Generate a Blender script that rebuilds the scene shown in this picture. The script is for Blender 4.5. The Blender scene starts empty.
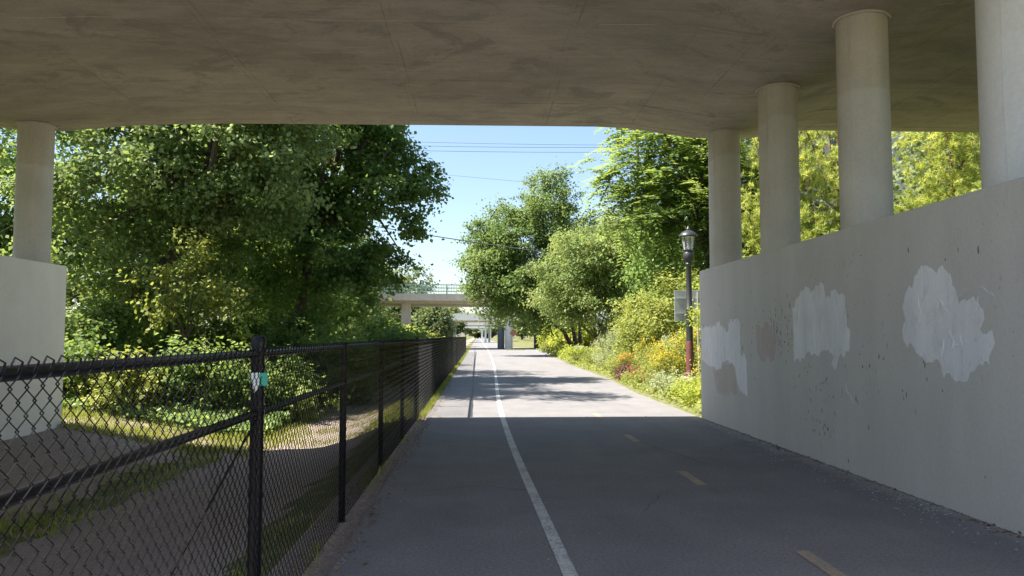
import bpy, bmesh, math, random
import numpy as np
from mathutils import Vector, noise as mnoise
from mathutils.geometry import tessellate_polygon

# ------------------------------------------------------------------ camera, sky, sun, exposure
scene = bpy.context.scene
C = scene.collection
F_PX = 780.0
PITCH = math.atan(48 / F_PX)
YAW = math.atan(34 / F_PX)
cam_d = bpy.data.cameras.new('camera')
cam_d.sensor_width = 36.0
cam_d.lens = F_PX / 1024 * 36.0
cam_d.clip_start = 0.05
cam_d.clip_end = 4000
cam = bpy.data.objects.new('camera', cam_d)
C.objects.link(cam)
cam.location = (0, 0, 1.6)
cam.rotation_euler = (math.pi / 2 + PITCH, 0, -YAW)
scene.camera = cam

SUN_EL = math.radians(56)
SUN_AZ = math.radians(5)           # behind the left-hand perpendicular
to_sun = Vector((-math.cos(SUN_EL) * math.cos(SUN_AZ), -math.cos(SUN_EL) * math.sin(SUN_AZ), math.sin(SUN_EL)))
world = bpy.data.worlds.new('World')
scene.world = world
world.use_nodes = True
wn = world.node_tree
wn.nodes.clear()
sky = wn.nodes.new('ShaderNodeTexSky')
sky.sky_type = 'NISHITA'
sky.sun_disc = False
sky.sun_elevation = SUN_EL
sky.sun_rotation = math.radians(265)
sky.air_density = 1.0
sky.dust_density = 1.2
sky.ozone_density = 1.5
bg = wn.nodes.new('ShaderNodeBackground')
bg.inputs['Strength'].default_value = 0.08
wo = wn.nodes.new('ShaderNodeOutputWorld')
wn.links.new(sky.outputs[0], bg.inputs[0])
wn.links.new(bg.outputs[0], wo.inputs[0])
sun_d = bpy.data.lights.new('sun', 'SUN')
sun_d.energy = 5.0
sun_d.angle = math.radians(0.55)
sun_d.color = (1.0, 0.93, 0.82)
sun = bpy.data.objects.new('sun', sun_d)
C.objects.link(sun)
sun.rotation_euler = to_sun.to_track_quat('Z', 'Y').to_euler()
scene.view_settings.view_transform = 'Standard'
scene.view_settings.look = 'None'
scene.view_settings.exposure = 1.68
scene.view_settings.gamma = 1.0
scene.cycles.max_bounces = 10
scene.cycles.diffuse_bounces = 6
scene.cycles.transparent_max_bounces = 8

rnd = random.Random(7)
NR = np.random.default_rng(11)

# ------------------------------------------------------------------ helpers
def link(o):
    C.objects.link(o)
    return o

def tag(o, label=None, cat=None, group=None, kind=None):
    if label: o['label'] = label
    if cat: o['category'] = cat
    if group: o['group'] = group
    if kind: o['kind'] = kind
    return o

def empty(name, loc=(0, 0, 0), label=None, cat=None, group=None):
    o = bpy.data.objects.new(name, None)
    o.empty_display_size = 0.2
    o.location = loc
    link(o)
    return tag(o, label, cat, group)

class MB:
    """collects boxes, tubes, prisms and loose polygons into one mesh"""
    def __init__(s):
        s.v = []; s.f = []
    def box(s, x0, x1, y0, y1, z0, z1):
        n = len(s.v)
        s.v += [(x0, y0, z0), (x1, y0, z0), (x1, y1, z0), (x0, y1, z0), (x0, y0, z1), (x1, y0, z1), (x1, y1, z1), (x0, y1, z1)]
        s.f += [tuple(n + i for i in q) for q in ((0, 3, 2, 1), (4, 5, 6, 7), (0, 1, 5, 4), (1, 2, 6, 5), (2, 3, 7, 6), (3, 0, 4, 7))]
        return s
    def tube(s, pts, radii, n=8, caps=True):
        pts = [Vector(p) for p in pts]
        if not hasattr(radii, '__len__'): radii = [radii] * len(pts)
        base = len(s.v)
        prev = None
        for i, p in enumerate(pts):
            if i == 0: t = pts[1] - p
            elif i == len(pts) - 1: t = p - pts[i - 1]
            else: t = (pts[i + 1] - p).normalized() + (p - pts[i - 1]).normalized()
            t.normalize()
            if prev is None:
                a = t.cross(Vector((0, 0, 1)))
                if a.length < 0.1: a = t.cross(Vector((1, 0, 0)))
            else:
                a = prev - t * prev.dot(t)
            a.normalize(); prev = a
            b = t.cross(a)
            for k in range(n):
                q = 2 * math.pi * k / n
                s.v.append(tuple(p + (a * math.cos(q) + b * math.sin(q)) * radii[i]))
        for i in range(len(pts) - 1):
            for k in range(n):
                k2 = (k + 1) % n
                s.f.append((base + i * n + k, base + i * n + k2, base + (i + 1) * n + k2, base + (i + 1) * n + k))
        if caps:
            s.f.append(tuple(base + k for k in reversed(range(n))))
            s.f.append(tuple(base + (len(pts) - 1) * n + k for k in range(n)))
        return s
    def lathe(s, prof, cx=0, cy=0, n=20):
        base = len(s.v)
        for r, z in prof:
            for k in range(n):
                q = 2 * math.pi * k / n
                s.v.append((cx + r * math.cos(q), cy + r * math.sin(q), z))
        m = len(prof)
        for i in range(m - 1):
            for k in range(n):
                k2 = (k + 1) % n
                s.f.append((base + i * n + k, base + i * n + k2, base + (i + 1) * n + k2, base + (i + 1) * n + k))
        s.f.append(tuple(base + k for k in reversed(range(n))))
        s.f.append(tuple(base + (m - 1) * n + k for k in range(n)))
        return s
    def sheet(s, left, right, z):
        """strip between two lists of (x, y)"""
        b = len(s.v)
        for (a, c) in zip(left, right):
            s.v += [(a[0], a[1], z), (c[0], c[1], z)]
        for i in range(len(left) - 1):
            s.f.append((b + 2 * i, b + 2 * i + 1, b + 2 * i + 3, b + 2 * i + 2))
        return s
    def build(s, name, mat, parent=None, smooth=False, bevel=0):
        me = bpy.data.meshes.new(name)
        me.from_pydata(s.v, [], s.f)
        me.update()
        if smooth:
            me.polygons.foreach_set('use_smooth', [True] * len(me.polygons))
            if hasattr(me, 'set_sharp_from_angle'): me.set_sharp_from_angle(angle=math.radians(40))
        me.materials.append(mat)
        o = bpy.data.objects.new(name, me)
        link(o)
        o.parent = parent
        if bevel:
            m = o.modifiers.new('bevel', 'BEVEL'); m.width = bevel; m.segments = 2; m.limit_method = 'ANGLE'
        return o

def np_mesh(name, verts, nper, mat, parent=None, tint=None, smooth=False):
    """verts (n*nper, 3): every nper consecutive verts is one polygon"""
    nv = len(verts); nf = nv // nper
    me = bpy.data.meshes.new(name)
    me.vertices.add(nv)
    me.vertices.foreach_set('co', np.ascontiguousarray(verts, dtype=np.float32).ravel())
    me.loops.add(nv)
    me.loops.foreach_set('vertex_index', np.arange(nv, dtype=np.int32))
    me.polygons.add(nf)
    me.polygons.foreach_set('loop_start', np.arange(0, nv, nper, dtype=np.int32))
    me.polygons.foreach_set('loop_total', np.full(nf, nper, dtype=np.int32))
    if tint is not None:
        a = me.attributes.new('tint', 'FLOAT', 'FACE')
        a.data.foreach_set('value', np.ascontiguousarray(tint, dtype=np.float32))
    me.update(calc_edges=True)
    me.materials.append(mat)
    o = bpy.data.objects.new(name, me)
    link(o)
    o.parent = parent
    return o

def unit(a):
    return a / np.maximum(np.linalg.norm(a, axis=1, keepdims=True), 1e-6)

# ------------------------------------------------------------------ materials
def mat(name):
    m = bpy.data.materials.new(name)
    m.use_nodes = True
    nt = m.node_tree
    b = nt.nodes['Principled BSDF']
    return m, nt, b

def nd(nt, kind, **kw):
    n = nt.nodes.new(kind)
    for k, v in kw.items():
        if k in n.inputs: n.inputs[k].default_value = v
        else: setattr(n, k, v)
    return n

def ramp(nt, src, stops):
    r = nt.nodes.new('ShaderNodeValToRGB')
    e = r.color_ramp.elements
    while len(e) < len(stops): e.new(0.5)
    for el, (p, c) in zip(e, stops):
        el.position = p
        el.color = (*c, 1) if len(c) == 3 else c
    nt.links.new(src, r.inputs[0])
    return r

def objcoord(nt, scale=(1, 1, 1), geo=True):
    if geo:
        g = nt.nodes.new('ShaderNodeNewGeometry'); src = g.outputs['Position']
    else:
        g = nt.nodes.new('ShaderNodeTexCoord'); src = g.outputs['Object']
    mp = nt.nodes.new('ShaderNodeMapping')
    mp.inputs['Scale'].default_value = scale
    nt.links.new(src, mp.inputs[0])
    return mp.outputs[0]

def noise(nt, vec, scale, detail=6, rough=0.6, dist=0.0):
    n = nd(nt, 'ShaderNodeTexNoise', Scale=scale, Detail=detail, Roughness=rough, Distortion=dist)
    nt.links.new(vec, n.inputs['Vector'])
    return n.outputs['Fac']

def mixc(nt, fac, a, b, mode='MIX'):
    m = nt.nodes.new('ShaderNodeMix'); m.data_type = 'RGBA'; m.blend_type = mode
    for s, i in ((fac, 0), (a, 6), (b, 7)):
        if isinstance(s, (int, float)): m.inputs[i].default_value = s
        elif isinstance(s, tuple): m.inputs[i].default_value = (*s, 1)
        else: nt.links.new(s, m.inputs[i])
    return m.outputs[2]

def bump(nt, b, height, strength=0.3, dist=0.02):
    bp = nd(nt, 'ShaderNodeBump', Strength=strength, Distance=dist)
    nt.links.new(height, bp.inputs['Height'])
    nt.links.new(bp.outputs[0], b.inputs['Normal'])

def mathn(nt, op, a, b=None):
    m = nt.nodes.new('ShaderNodeMath'); m.operation = op
    for i, s in enumerate((a, b)):
        if s is None: continue
        if isinstance(s, (int, float)): m.inputs[i].default_value = s
        else: nt.links.new(s, m.inputs[i])
    return m.outputs[0]

def simple(name, col, rough=0.6, var=0.15, scale=6, metal=0, spec=0.5):
    m, nt, b = mat(name)
    v = objcoord(nt)
    n = noise(nt, v, scale)
    lo = tuple(c * (1 - var) for c in col); hi = tuple(min(1, c * (1 + var)) for c in col)
    r = ramp(nt, n, [(0.3, lo), (0.7, hi)])
    nt.links.new(r.outputs[0], b.inputs['Base Color'])
    b.inputs['Roughness'].default_value = rough
    b.inputs['Metallic'].default_value = metal
    b.inputs['Specular IOR Level'].default_value = spec
    return m

def m_soffit():
    m, nt, b = mat('board_marked_concrete')
    along = objcoord(nt, (0.7, 1.25, 1.0))         # streaks along the bridge
    broad = objcoord(nt, (0.25, 0.5, 0.5))
    n1 = noise(nt, along, 1.7, 12, 0.70, 0.6)
    n2 = noise(nt, broad, 1.2, 6, 0.6, 0.4)
    thin = noise(nt, objcoord(nt, (0.4, 14.0, 3.0)), 1.6, 6, 0.7)
    n3 = noise(nt, objcoord(nt), 22, 4, 0.7)
    base = ramp(nt, n1, [(0.30, (0.34, 0.30, 0.255)), (0.5, (0.44, 0.39, 0.335)), (0.70, (0.54, 0.485, 0.42))])
    st = ramp(nt, n2, [(0.35, (0.70, 0.69, 0.69)), (0.65, (1.08, 1.06, 1.03))])
    c = mixc(nt, 1.0, base.outputs[0], st.outputs[0], 'MULTIPLY')
    # panel joints across and boards along
    g = nt.nodes.new('ShaderNodeNewGeometry'); sx = nt.nodes.new('ShaderNodeSeparateXYZ'); nt.links.new(g.outputs['Position'], sx.inputs[0])
    wob = noise(nt, objcoord(nt), 1.5, 3)
    def lines(src, period, width, off=0.0):
        q = mathn(nt, 'ADD', src, off)
        q = mathn(nt, 'DIVIDE', q, period)
        q = mathn(nt, 'FRACT', q)
        q = mathn(nt, 'SUBTRACT', q, 0.5)
        q = mathn(nt, 'ABSOLUTE', q)
        return mathn(nt, 'GREATER_THAN', q, 0.5 - width / period / 2)
    jx = lines(mathn(nt, 'ADD', sx.outputs[0], mathn(nt, 'MULTIPLY', wob, 0.05)), 2.44, 0.022, 1.1)
    jy = lines(mathn(nt, 'ADD', sx.outputs[1], mathn(nt, 'MULTIPLY', wob, 0.04)), 1.22, 0.014, 0.2)
    nj = ramp(nt, noise(nt, objcoord(nt), 0.9, 3), [(0.45, (0, 0, 0)), (0.6, (1, 1, 1))])
    j = mathn(nt, 'MULTIPLY', mathn(nt, 'MAXIMUM', jx, jy), mathn(nt, 'MULTIPLY', nj.outputs[0], 0.7))
    c = mixc(nt, j, c, (0.17, 0.145, 0.12))
    # dark water stains
    st2 = ramp(nt, noise(nt, objcoord(nt, (0.8, 1.2, 1)), 1.0, 12, 0.74, 0.9), [(0.53, (0, 0, 0)), (0.60, (1, 1, 1))])
    c = mixc(nt, mathn(nt, 'MULTIPLY', st2.outputs[0], 0.6), c, (0.19, 0.165, 0.14))
    c = mixc(nt, 1.0, c, ramp(nt, thin, [(0.30, (0.91, 0.905, 0.90)), (0.58, (1.03, 1.03, 1.02))]).outputs[0], 'MULTIPLY')
    c = mixc(nt, 0.22, c, ramp(nt, n3, [(0.3, (0.3, 0.27, 0.235)), (0.7, (0.62, 0.56, 0.49))]).outputs[0])
    nt.links.new(c, b.inputs['Base Color'])
    b.inputs['Roughness'].default_value = 0.85
    h = mathn(nt, 'SUBTRACT', mathn(nt, 'ADD', mathn(nt, 'MULTIPLY', n1, 0.6), mathn(nt, 'MULTIPLY', n3, 0.25)), mathn(nt, 'MULTIPLY', j, 0.8))
    bump(nt, b, h, 0.3, 0.015)
    return m

def m_painted(name, col, dirt=(0.2, 0.19, 0.17), streak=1.0, peel=True, reveal=None):
    """wall paint over concrete: vertical roller streaks, grime, small peels"""
    m, nt, b = mat(name)
    vs = objcoord(nt, (2.2, 2.2, 0.5))
    n1 = noise(nt, vs, 1.0, 6, 0.6)
    n2 = noise(nt, objcoord(nt), 0.7, 6, 0.65)
    n3 = noise(nt, objcoord(nt), 30, 4, 0.6)
    lo = tuple(c * (1 - 0.10 * streak) for c in col); hi = tuple(c * (1 + 0.07 * streak) for c in col)
    base = ramp(nt, n1, [(0.3, lo), (0.7, hi)]).outputs[0]
    c = mixc(nt, mathn(nt, 'MULTIPLY', ramp(nt, n2, [(0.5, (0, 0, 0)), (0.8, (1, 1, 1))]).outputs[0], 0.45), base, dirt)
    if reveal:                                       # thin or missing paint lets the coat below show
        rv = noise(nt, objcoord(nt, (2.4, 2.4, 0.8)), 4.5, 9, 0.72, 0.3)
        c = mixc(nt, ramp(nt, rv, [(0.50, (0, 0, 0)), (0.64, (0.75, 0.75, 0.75))]).outputs[0], c, reveal)
    if peel:
        p = noise(nt, objcoord(nt, (3, 3, 1.3)), 5, 5, 0.75, 0.8)
        area = ramp(nt, noise(nt, objcoord(nt), 0.55, 2), [(0.5, (0, 0, 0)), (0.62, (1, 1, 1))]).outputs[0]
        pk = mathn(nt, 'MULTIPLY', mathn(nt, 'GREATER_THAN', p, 0.645), area)
        c = mixc(nt, mathn(nt, 'MULTIPLY', pk, 0.65), c, (0.13, 0.12, 0.10))
    c = mixc(nt, 0.12, c, ramp(nt, n3, [(0.3, (0.1, 0.1, 0.1)), (0.7, (0.6, 0.6, 0.6))]).outputs[0])
    nt.links.new(c, b.inputs['Base Color'])
    b.inputs['Roughness'].default_value = 0.7
    big = noise(nt, objcoord(nt), 4.5, 5, 0.55, 1.2)
    h = mathn(nt, 'ADD', mathn(nt, 'MULTIPLY', big, 0.7), mathn(nt, 'MULTIPLY', n3, 0.3))
    bump(nt, b, h, 0.35, 0.012)
    return m

def m_column():
    m, nt, b = mat('column_part_painted')
    g = nt.nodes.new('ShaderNodeNewGeometry'); sx = nt.nodes.new('ShaderNodeSeparateXYZ'); nt.links.new(g.outputs['Position'], sx.inputs[0])
    n = noise(nt, objcoord(nt), 1.1, 5, 0.6); f = noise(nt, objcoord(nt), 26, 5, 0.65); st = noise(nt, objcoord(nt, (7, 7, 0.5)), 1.0, 5, 0.6)
    ob = nt.nodes.new('ShaderNodeObjectInfo')
    z = mathn(nt, 'ADD', sx.outputs[2], mathn(nt, 'MULTIPLY', n, 0.5))
    lim = mathn(nt, 'ADD', mathn(nt, 'MULTIPLY', ob.outputs['Random'], 0.5), 4.75)
    k = ramp(nt, mathn(nt, 'SUBTRACT', z, lim), [(0.0, (0, 0, 0)), (0.05, (1, 1, 1))]).outputs[0]
    paint = ramp(nt, st, [(0.3, (0.56, 0.55, 0.49)), (0.7, (0.63, 0.61, 0.55))]).outputs[0]
    bare = ramp(nt, st, [(0.3, (0.49, 0.455, 0.385)), (0.7, (0.57, 0.53, 0.455))]).outputs[0]
    c = mixc(nt, k, paint, bare)
    c = mixc(nt, 1.0, c, ramp(nt, n, [(0.3, (0.86, 0.85, 0.83)), (0.65, (1.04, 1.04, 1.03))]).outputs[0], 'MULTIPLY')
    c = mixc(nt, 0.15, c, ramp(nt, f, [(0.3, (0.2, 0.19, 0.17)), (0.7, (0.7, 0.68, 0.62))]).outputs[0])
    nt.links.new(c, b.inputs['Base Color']); b.inputs['Roughness'].default_value = 0.75
    bump(nt, b, mathn(nt, 'ADD', mathn(nt, 'MULTIPLY', f, 0.4), mathn(nt, 'MULTIPLY', noise(nt, objcoord(nt), 5, 5, 0.5), 0.6)), 0.3, 0.012)
    return m

def m_asphalt():
    m, nt, b = mat('asphalt')
    v = objcoord(nt)
    fine = noise(nt, v, 130, 3, 0.7)
    med = noise(nt, v, 1.2, 6, 0.6)
    lng = noise(nt, objcoord(nt, (1.5, 0.12, 1)), 1.0, 4)
    c = ramp(nt, fine, [(0.3, (0.143, 0.142, 0.147)), (0.62, (0.224, 0.219, 0.223)), (0.78, (0.38, 0.37, 0.37))]).outputs[0]
    c = mixc(nt, 1.0, c, ramp(nt, noise(nt, v, 38, 4, 0.7), [(0.32, (0.74, 0.74, 0.75)), (0.5, (1.0, 1.0, 1.0)), (0.68, (1.28, 1.27, 1.25))]).outputs[0], 'MULTIPLY')
    c = mixc(nt, 1.0, c, ramp(nt, med, [(0.3, (0.86, 0.86, 0.87)), (0.7, (1.1, 1.08, 1.07))]).outputs[0], 'MULTIPLY')
    c = mixc(nt, 1.0, c, ramp(nt, lng, [(0.3, (0.92, 0.92, 0.93)), (0.7, (1.06, 1.06, 1.05))]).outputs[0], 'MULTIPLY')
    # dark small stains
    sp = ramp(nt, noise(nt, v, 2.3, 4, 0.5), [(0.70, (0, 0, 0)), (0.76, (1, 1, 1))]).outputs[0]
    c = mixc(nt, mathn(nt, 'MULTIPLY', sp, 0.4), c, (0.05, 0.05, 0.052))
    # dusty strip that gathers along the foot of the wall
    g = nt.nodes.new('ShaderNodeNewGeometry'); sx = nt.nodes.new('ShaderNodeSeparateXYZ'); nt.links.new(g.outputs['Position'], sx.inputs[0])
    w = mathn(nt, 'ADD', sx.outputs[0], mathn(nt, 'MULTIPLY', noise(nt, objcoord(nt, (1, 0.5, 1)), 2.0, 5), 0.7))
    du = ramp(nt, mathn(nt, 'DIVIDE', w, 6.0), [(0.735, (0, 0, 0)), (0.80, (1, 1, 1))]).outputs[0]
    yl = mathn(nt, 'LESS_THAN', sx.outputs[1], 15.3)
    c = mixc(nt, mathn(nt, 'MULTIPLY', mathn(nt, 'MULTIPLY', du, yl), 0.75), c, (0.42, 0.41, 0.40))
    nt.links.new(c, b.inputs['Base Color'])
    b.inputs['Roughness'].default_value = 0.82
    b.inputs['Specular IOR Level'].default_value = 0.35
    bump(nt, b, fine, 0.35, 0.006)
    return m

def m_terrain():
    m, nt, b = mat('earth_and_turf')
    v = objcoord(nt)
    g = nt.nodes.new('ShaderNodeNewGeometry'); sx = nt.nodes.new('ShaderNodeSeparateXYZ'); nt.links.new(g.outputs['Position'], sx.inputs[0])
    n = noise(nt, v, 0.9, 6, 0.65)
    f = noise(nt, v, 30, 5, 0.7)
    x = mathn(nt, 'ADD', sx.outputs[0], mathn(nt, 'MULTIPLY', mathn(nt, 'SUBTRACT', n, 0.5), 1.3))
    # two bare wheel tracks with turf between
    t1 = mathn(nt, 'MULTIPLY', mathn(nt, 'GREATER_THAN', x, -4.7), mathn(nt, 'LESS_THAN', x, -1.95))
    t2 = mathn(nt, 'MULTIPLY', mathn(nt, 'GREATER_THAN', x, -8.2), mathn(nt, 'LESS_THAN', x, -5.35))
    verge = mathn(nt, 'MULTIPLY', mathn(nt, 'GREATER_THAN', sx.outputs[0], -1.45), mathn(nt, 'LESS_THAN', sx.outputs[0], 0.0))
    near = mathn(nt, 'LESS_THAN', mathn(nt, 'ADD', sx.outputs[1], mathn(nt, 'MULTIPLY', n, 4)), 19.0)
    t2 = mathn(nt, 'MULTIPLY', t2, near)
    verge = mathn(nt, 'MULTIPLY', verge, near)
    d = mathn(nt, 'MAXIMUM', mathn(nt, 'MAXIMUM', t1, t2), verge)
    earth = ramp(nt, f, [(0.25, (0.18, 0.145, 0.125)), (0.55, (0.34, 0.28, 0.245)), (0.8, (0.52, 0.45, 0.39))]).outputs[0]
    turf = ramp(nt, f, [(0.3, (0.07, 0.085, 0.03)), (0.7, (0.18, 0.19, 0.075))]).outputs[0]
    turf = mixc(nt, ramp(nt, noise(nt, v, 2.4, 4), [(0.5, (0, 0, 0)), (0.66, (1, 1, 1))]).outputs[0], turf, (0.22, 0.19, 0.10))
    c = mixc(nt, d, turf, earth)
    nt.links.new(c, b.inputs['Base Color'])
    b.inputs['Roughness'].default_value = 0.95
    b.inputs['Specular IOR Level'].default_value = 0.15
    bump(nt, b, mathn(nt, 'ADD', f, mathn(nt, 'MULTIPLY', n, 0.5)), 0.7, 0.03)
    return m

def m_leaf(name, cols, trans=0.4, tcol=None, rough=0.6):
    """cols: dark, mid, light leaf colours chosen leaf by leaf"""
    m, nt, b = mat(name)
    a = nt.nodes.new('ShaderNodeAttribute'); a.attribute_name = 'tint'
    r = ramp(nt, a.outputs['Fac'], [(0.0, cols[0]), (0.5, cols[1]), (1.0, cols[2])])
    nt.links.new(r.outputs[0], b.inputs['Base Color'])
    b.inputs['Roughness'].default_value = rough
    b.inputs['Specular IOR Level'].default_value = 0.25
    t = nt.nodes.new('ShaderNodeBsdfTranslucent')
    tc = mixc(nt, 0.5, r.outputs[0], tcol or tuple(min(1, c * 1.6) for c in (cols[2][0], cols[2][1], cols[2][2] * 0.5)))
    nt.links.new(tc, t.inputs[0])
    mx = nt.nodes.new('ShaderNodeMixShader'); mx.inputs[0].default_value = trans
    nt.links.new(b.outputs[0], mx.inputs[1]); nt.links.new(t.outputs[0], mx.inputs[2])
    nt.links.new(mx.outputs[0], nt.nodes['Material Output'].inputs[0])
    return m

def m_bark(name, col):
    m, nt, b = mat(name)
    n = noise(nt, objcoord(nt, (6, 6, 1.2)), 3, 6, 0.7)
    c = ramp(nt, n, [(0.3, tuple(x * 0.5 for x in col)), (0.7, tuple(x * 1.3 for x in col))])
    nt.links.new(c.outputs[0], b.inputs['Base Color'])
    b.inputs['Roughness'].default_value = 0.9
    bump(nt, b, n, 0.8, 0.04)
    return m

def m_glass(name, col=(0.9, 0.92, 0.9), alpha=0.3):
    m, nt, b = mat(name)
    b.inputs['Base Color'].default_value = (*col, 1)
    b.inputs['Roughness'].default_value = 0.2
    b.inputs['Transmission Weight'].default_value = 0.75
    b.inputs['IOR'].default_value = 1.2
    return m

def m_worn_paint(name, col, under, thr=0.5):
    m, nt, b = mat(name)
    n = noise(nt, objcoord(nt), 34, 6, 0.75)
    n2 = noise(nt, objcoord(nt), 3, 4, 0.6)
    k = ramp(nt, mathn(nt, 'ADD', mathn(nt, 'MULTIPLY', n, 0.7), mathn(nt, 'MULTIPLY', n2, 0.3)), [(thr - 0.02, (0, 0, 0)), (thr + 0.06, (1, 1, 1))])
    c = mixc(nt, k.outputs[0], tuple(col), tuple(under))
    nt.links.new(c, b.inputs['Base Color'])
    b.inputs['Roughness'].default_value = 0.75
    return m

M = {}
M['soffit'] = m_soffit()
M['column'] = m_column()
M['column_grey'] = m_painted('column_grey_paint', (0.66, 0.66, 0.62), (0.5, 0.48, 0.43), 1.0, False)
M['wall'] = m_painted('grey_wall_paint', (0.62, 0.60, 0.55), (0.51, 0.48, 0.43), 0.7, True)
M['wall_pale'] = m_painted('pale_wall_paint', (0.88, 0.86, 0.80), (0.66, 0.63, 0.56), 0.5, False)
M['patch'] = m_painted('touch_up_white', (0.90, 0.90, 0.90), (0.74, 0.74, 0.73), 1.3, True, (0.70, 0.69, 0.66))
M['patch_pink'] = m_painted('touch_up_pink', (0.56, 0.48, 0.42), (0.46, 0.41, 0.36), 1.2, True, (0.60, 0.58, 0.53))
M['fascia'] = m_painted('weathered_fascia', (0.55, 0.50, 0.42), (0.30, 0.26, 0.21), 1.4, False)
M['white_conc'] = m_painted('white_painted_concrete', (0.72, 0.72, 0.70), (0.5, 0.48, 0.44), 0.6, False)
M['old_paint'] = simple('old_dark_paint', (0.20, 0.19, 0.17), 0.8, 0.3, 30)
M['pier_shade'] = simple('shaded_pier_dark', (0.13, 0.15, 0.17), 0.7)  # deck shade on the far round pier, put into its base colour
M['asphalt'] = m_asphalt()
M['terrain'] = m_terrain()
M['white_line'] = m_worn_paint('worn_white_paint', (0.56, 0.56, 0.54), (0.26, 0.26, 0.255), 0.50)
M['yellow_line'] = m_worn_paint('worn_yellow_paint', (0.42, 0.305, 0.18), (0.25, 0.225, 0.20), 0.485)
M['tar'] = simple('tar', (0.035, 0.035, 0.037), 0.55)
M['black'] = simple('black_vinyl', (0.006, 0.006, 0.009), 0.30, 0.2, 20, 0, 0.22)
M['green_rail'] = simple('green_steel', (0.30, 0.46, 0.40), 0.5)
M['lamp_black'] = simple('lamp_black', (0.03, 0.032, 0.036), 0.4)
M['lamp_red'] = simple('primer_red', (0.115, 0.036, 0.030), 0.6, 0.25, 12)
M['lamp_glass'] = m_glass('lamp_glass')
M['footing'] = simple('footing_concrete', (0.45, 0.43, 0.38), 0.9)
M['galv'] = simple('galvanised_sheet', (0.42, 0.44, 0.43), 0.45, 0.1, 5, 0.4)
M['cabinet'] = simple('dark_grey_cabinet', (0.045, 0.048, 0.055), 0.5)
M['sign_brown'] = simple('weathered_sign_face', (0.20, 0.09, 0.05), 0.6)
M['wood'] = simple('weathered_wood', (0.20, 0.12, 0.07), 0.8, 0.3, 10)
M['pale_tag'] = simple('pale_plastic', (0.62, 0.68, 0.68), 0.5, 0.1)
M['green_tag'] = simple('green_plastic', (0.02, 0.30, 0.22), 0.4, 0.1)
M['wire'] = simple('cable', (0.05, 0.055, 0.06), 0.6)
M['pole'] = m_bark('pole_wood', (0.16, 0.13, 0.10))
M['flake'] = simple('paint_flake', (0.75, 0.75, 0.74), 0.7)
M['pebble'] = simple('pebble', (0.20, 0.168, 0.145), 0.9, 0.4, 40)
M['brick'] = simple('grey_mauve_cladding', (0.42, 0.38, 0.42), 0.8)
M['pane'] = simple('window_pane', (0.06, 0.08, 0.11), 0.12, 0.1)
M['window_frame'] = simple('window_frame', (0.65, 0.64, 0.62), 0.5)
M['rock'] = simple('blue_grey_stone', (0.16, 0.17, 0.20), 0.9, 0.3, 5)
M['bark'] = m_bark('bark', (0.10, 0.08, 0.06))
M['bark_pine'] = m_bark('pine_bark', (0.20, 0.12, 0.08))
M['stem'] = simple('green_stem', (0.12, 0.14, 0.04), 0.7)
M['l_maple'] = m_leaf('leaf_light_maple', ((0.08, 0.145, 0.05), (0.15, 0.22, 0.082), (0.31, 0.375, 0.155)), 0.46)
M['l_dark'] = m_leaf('leaf_dark_broad', ((0.07, 0.14, 0.04), (0.125, 0.215, 0.06), (0.23, 0.31, 0.095)), 0.48)
M['l_bright'] = m_leaf('leaf_yellow_green', ((0.15, 0.22, 0.035), (0.28, 0.34, 0.06), (0.46, 0.47, 0.1)), 0.5)
M['l_cherry'] = m_leaf('leaf_cherry', ((0.06, 0.125, 0.032), (0.125, 0.205, 0.058), (0.26, 0.31, 0.11)), 0.42)
M['l_silver'] = m_leaf('leaf_silver', ((0.1, 0.175, 0.058), (0.19, 0.265, 0.092), (0.34, 0.38, 0.155)), 0.42)
M['l_locust'] = m_leaf('leaf_pinnate', ((0.09, 0.16, 0.04), (0.165, 0.25, 0.065), (0.3, 0.37, 0.11)), 0.5)
M['l_pine'] = m_leaf('needles', ((0.12, 0.19, 0.05), (0.28, 0.34, 0.09), (0.54, 0.55, 0.16)), 0.45)
M['l_garden'] = m_leaf('leaf_garden', ((0.126, 0.175, 0.042), (0.238, 0.280, 0.070), (0.378, 0.392, 0.119)), 0.4)
M['l_ivy'] = m_leaf('leaf_vine', ((0.08, 0.15, 0.045), (0.15, 0.235, 0.072), (0.31, 0.38, 0.135)), 0.42)
M['l_sage'] = m_leaf('leaf_sage', ((0.182, 0.224, 0.119), (0.294, 0.336, 0.182), (0.420, 0.448, 0.266)), 0.3)
M['l_purple'] = m_leaf('leaf_purple', ((0.070, 0.028, 0.049), (0.126, 0.042, 0.070), (0.196, 0.070, 0.084)), 0.3)
M['l_grass'] = m_leaf('grass_blade', ((0.119, 0.175, 0.031), (0.224, 0.280, 0.056), (0.392, 0.378, 0.119)), 0.35)
M['l_dead'] = m_leaf('dead_leaf', ((0.10, 0.06, 0.03), (0.22, 0.14, 0.07), (0.38, 0.28, 0.15)), 0.1)
M['f_yellow'] = m_leaf('petal_yellow', ((0.45, 0.33, 0.02), (0.62, 0.47, 0.03), (0.72, 0.60, 0.08)), 0.35, (0.7, 0.55, 0.05))
M['f_orange'] = m_leaf('petal_orange', ((0.55, 0.18, 0.02), (0.70, 0.28, 0.03), (0.75, 0.42, 0.05)), 0.35, (0.75, 0.3, 0.03))
M['f_red'] = m_leaf('petal_red', ((0.25, 0.03, 0.03), (0.38, 0.06, 0.06), (0.5, 0.12, 0.11)), 0.3, (0.4, 0.05, 0.04))
M['l_far'] = m_leaf('leaf_far', ((0.077, 0.119, 0.049), (0.140, 0.189, 0.084), (0.238, 0.266, 0.126)), 0.35)

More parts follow.
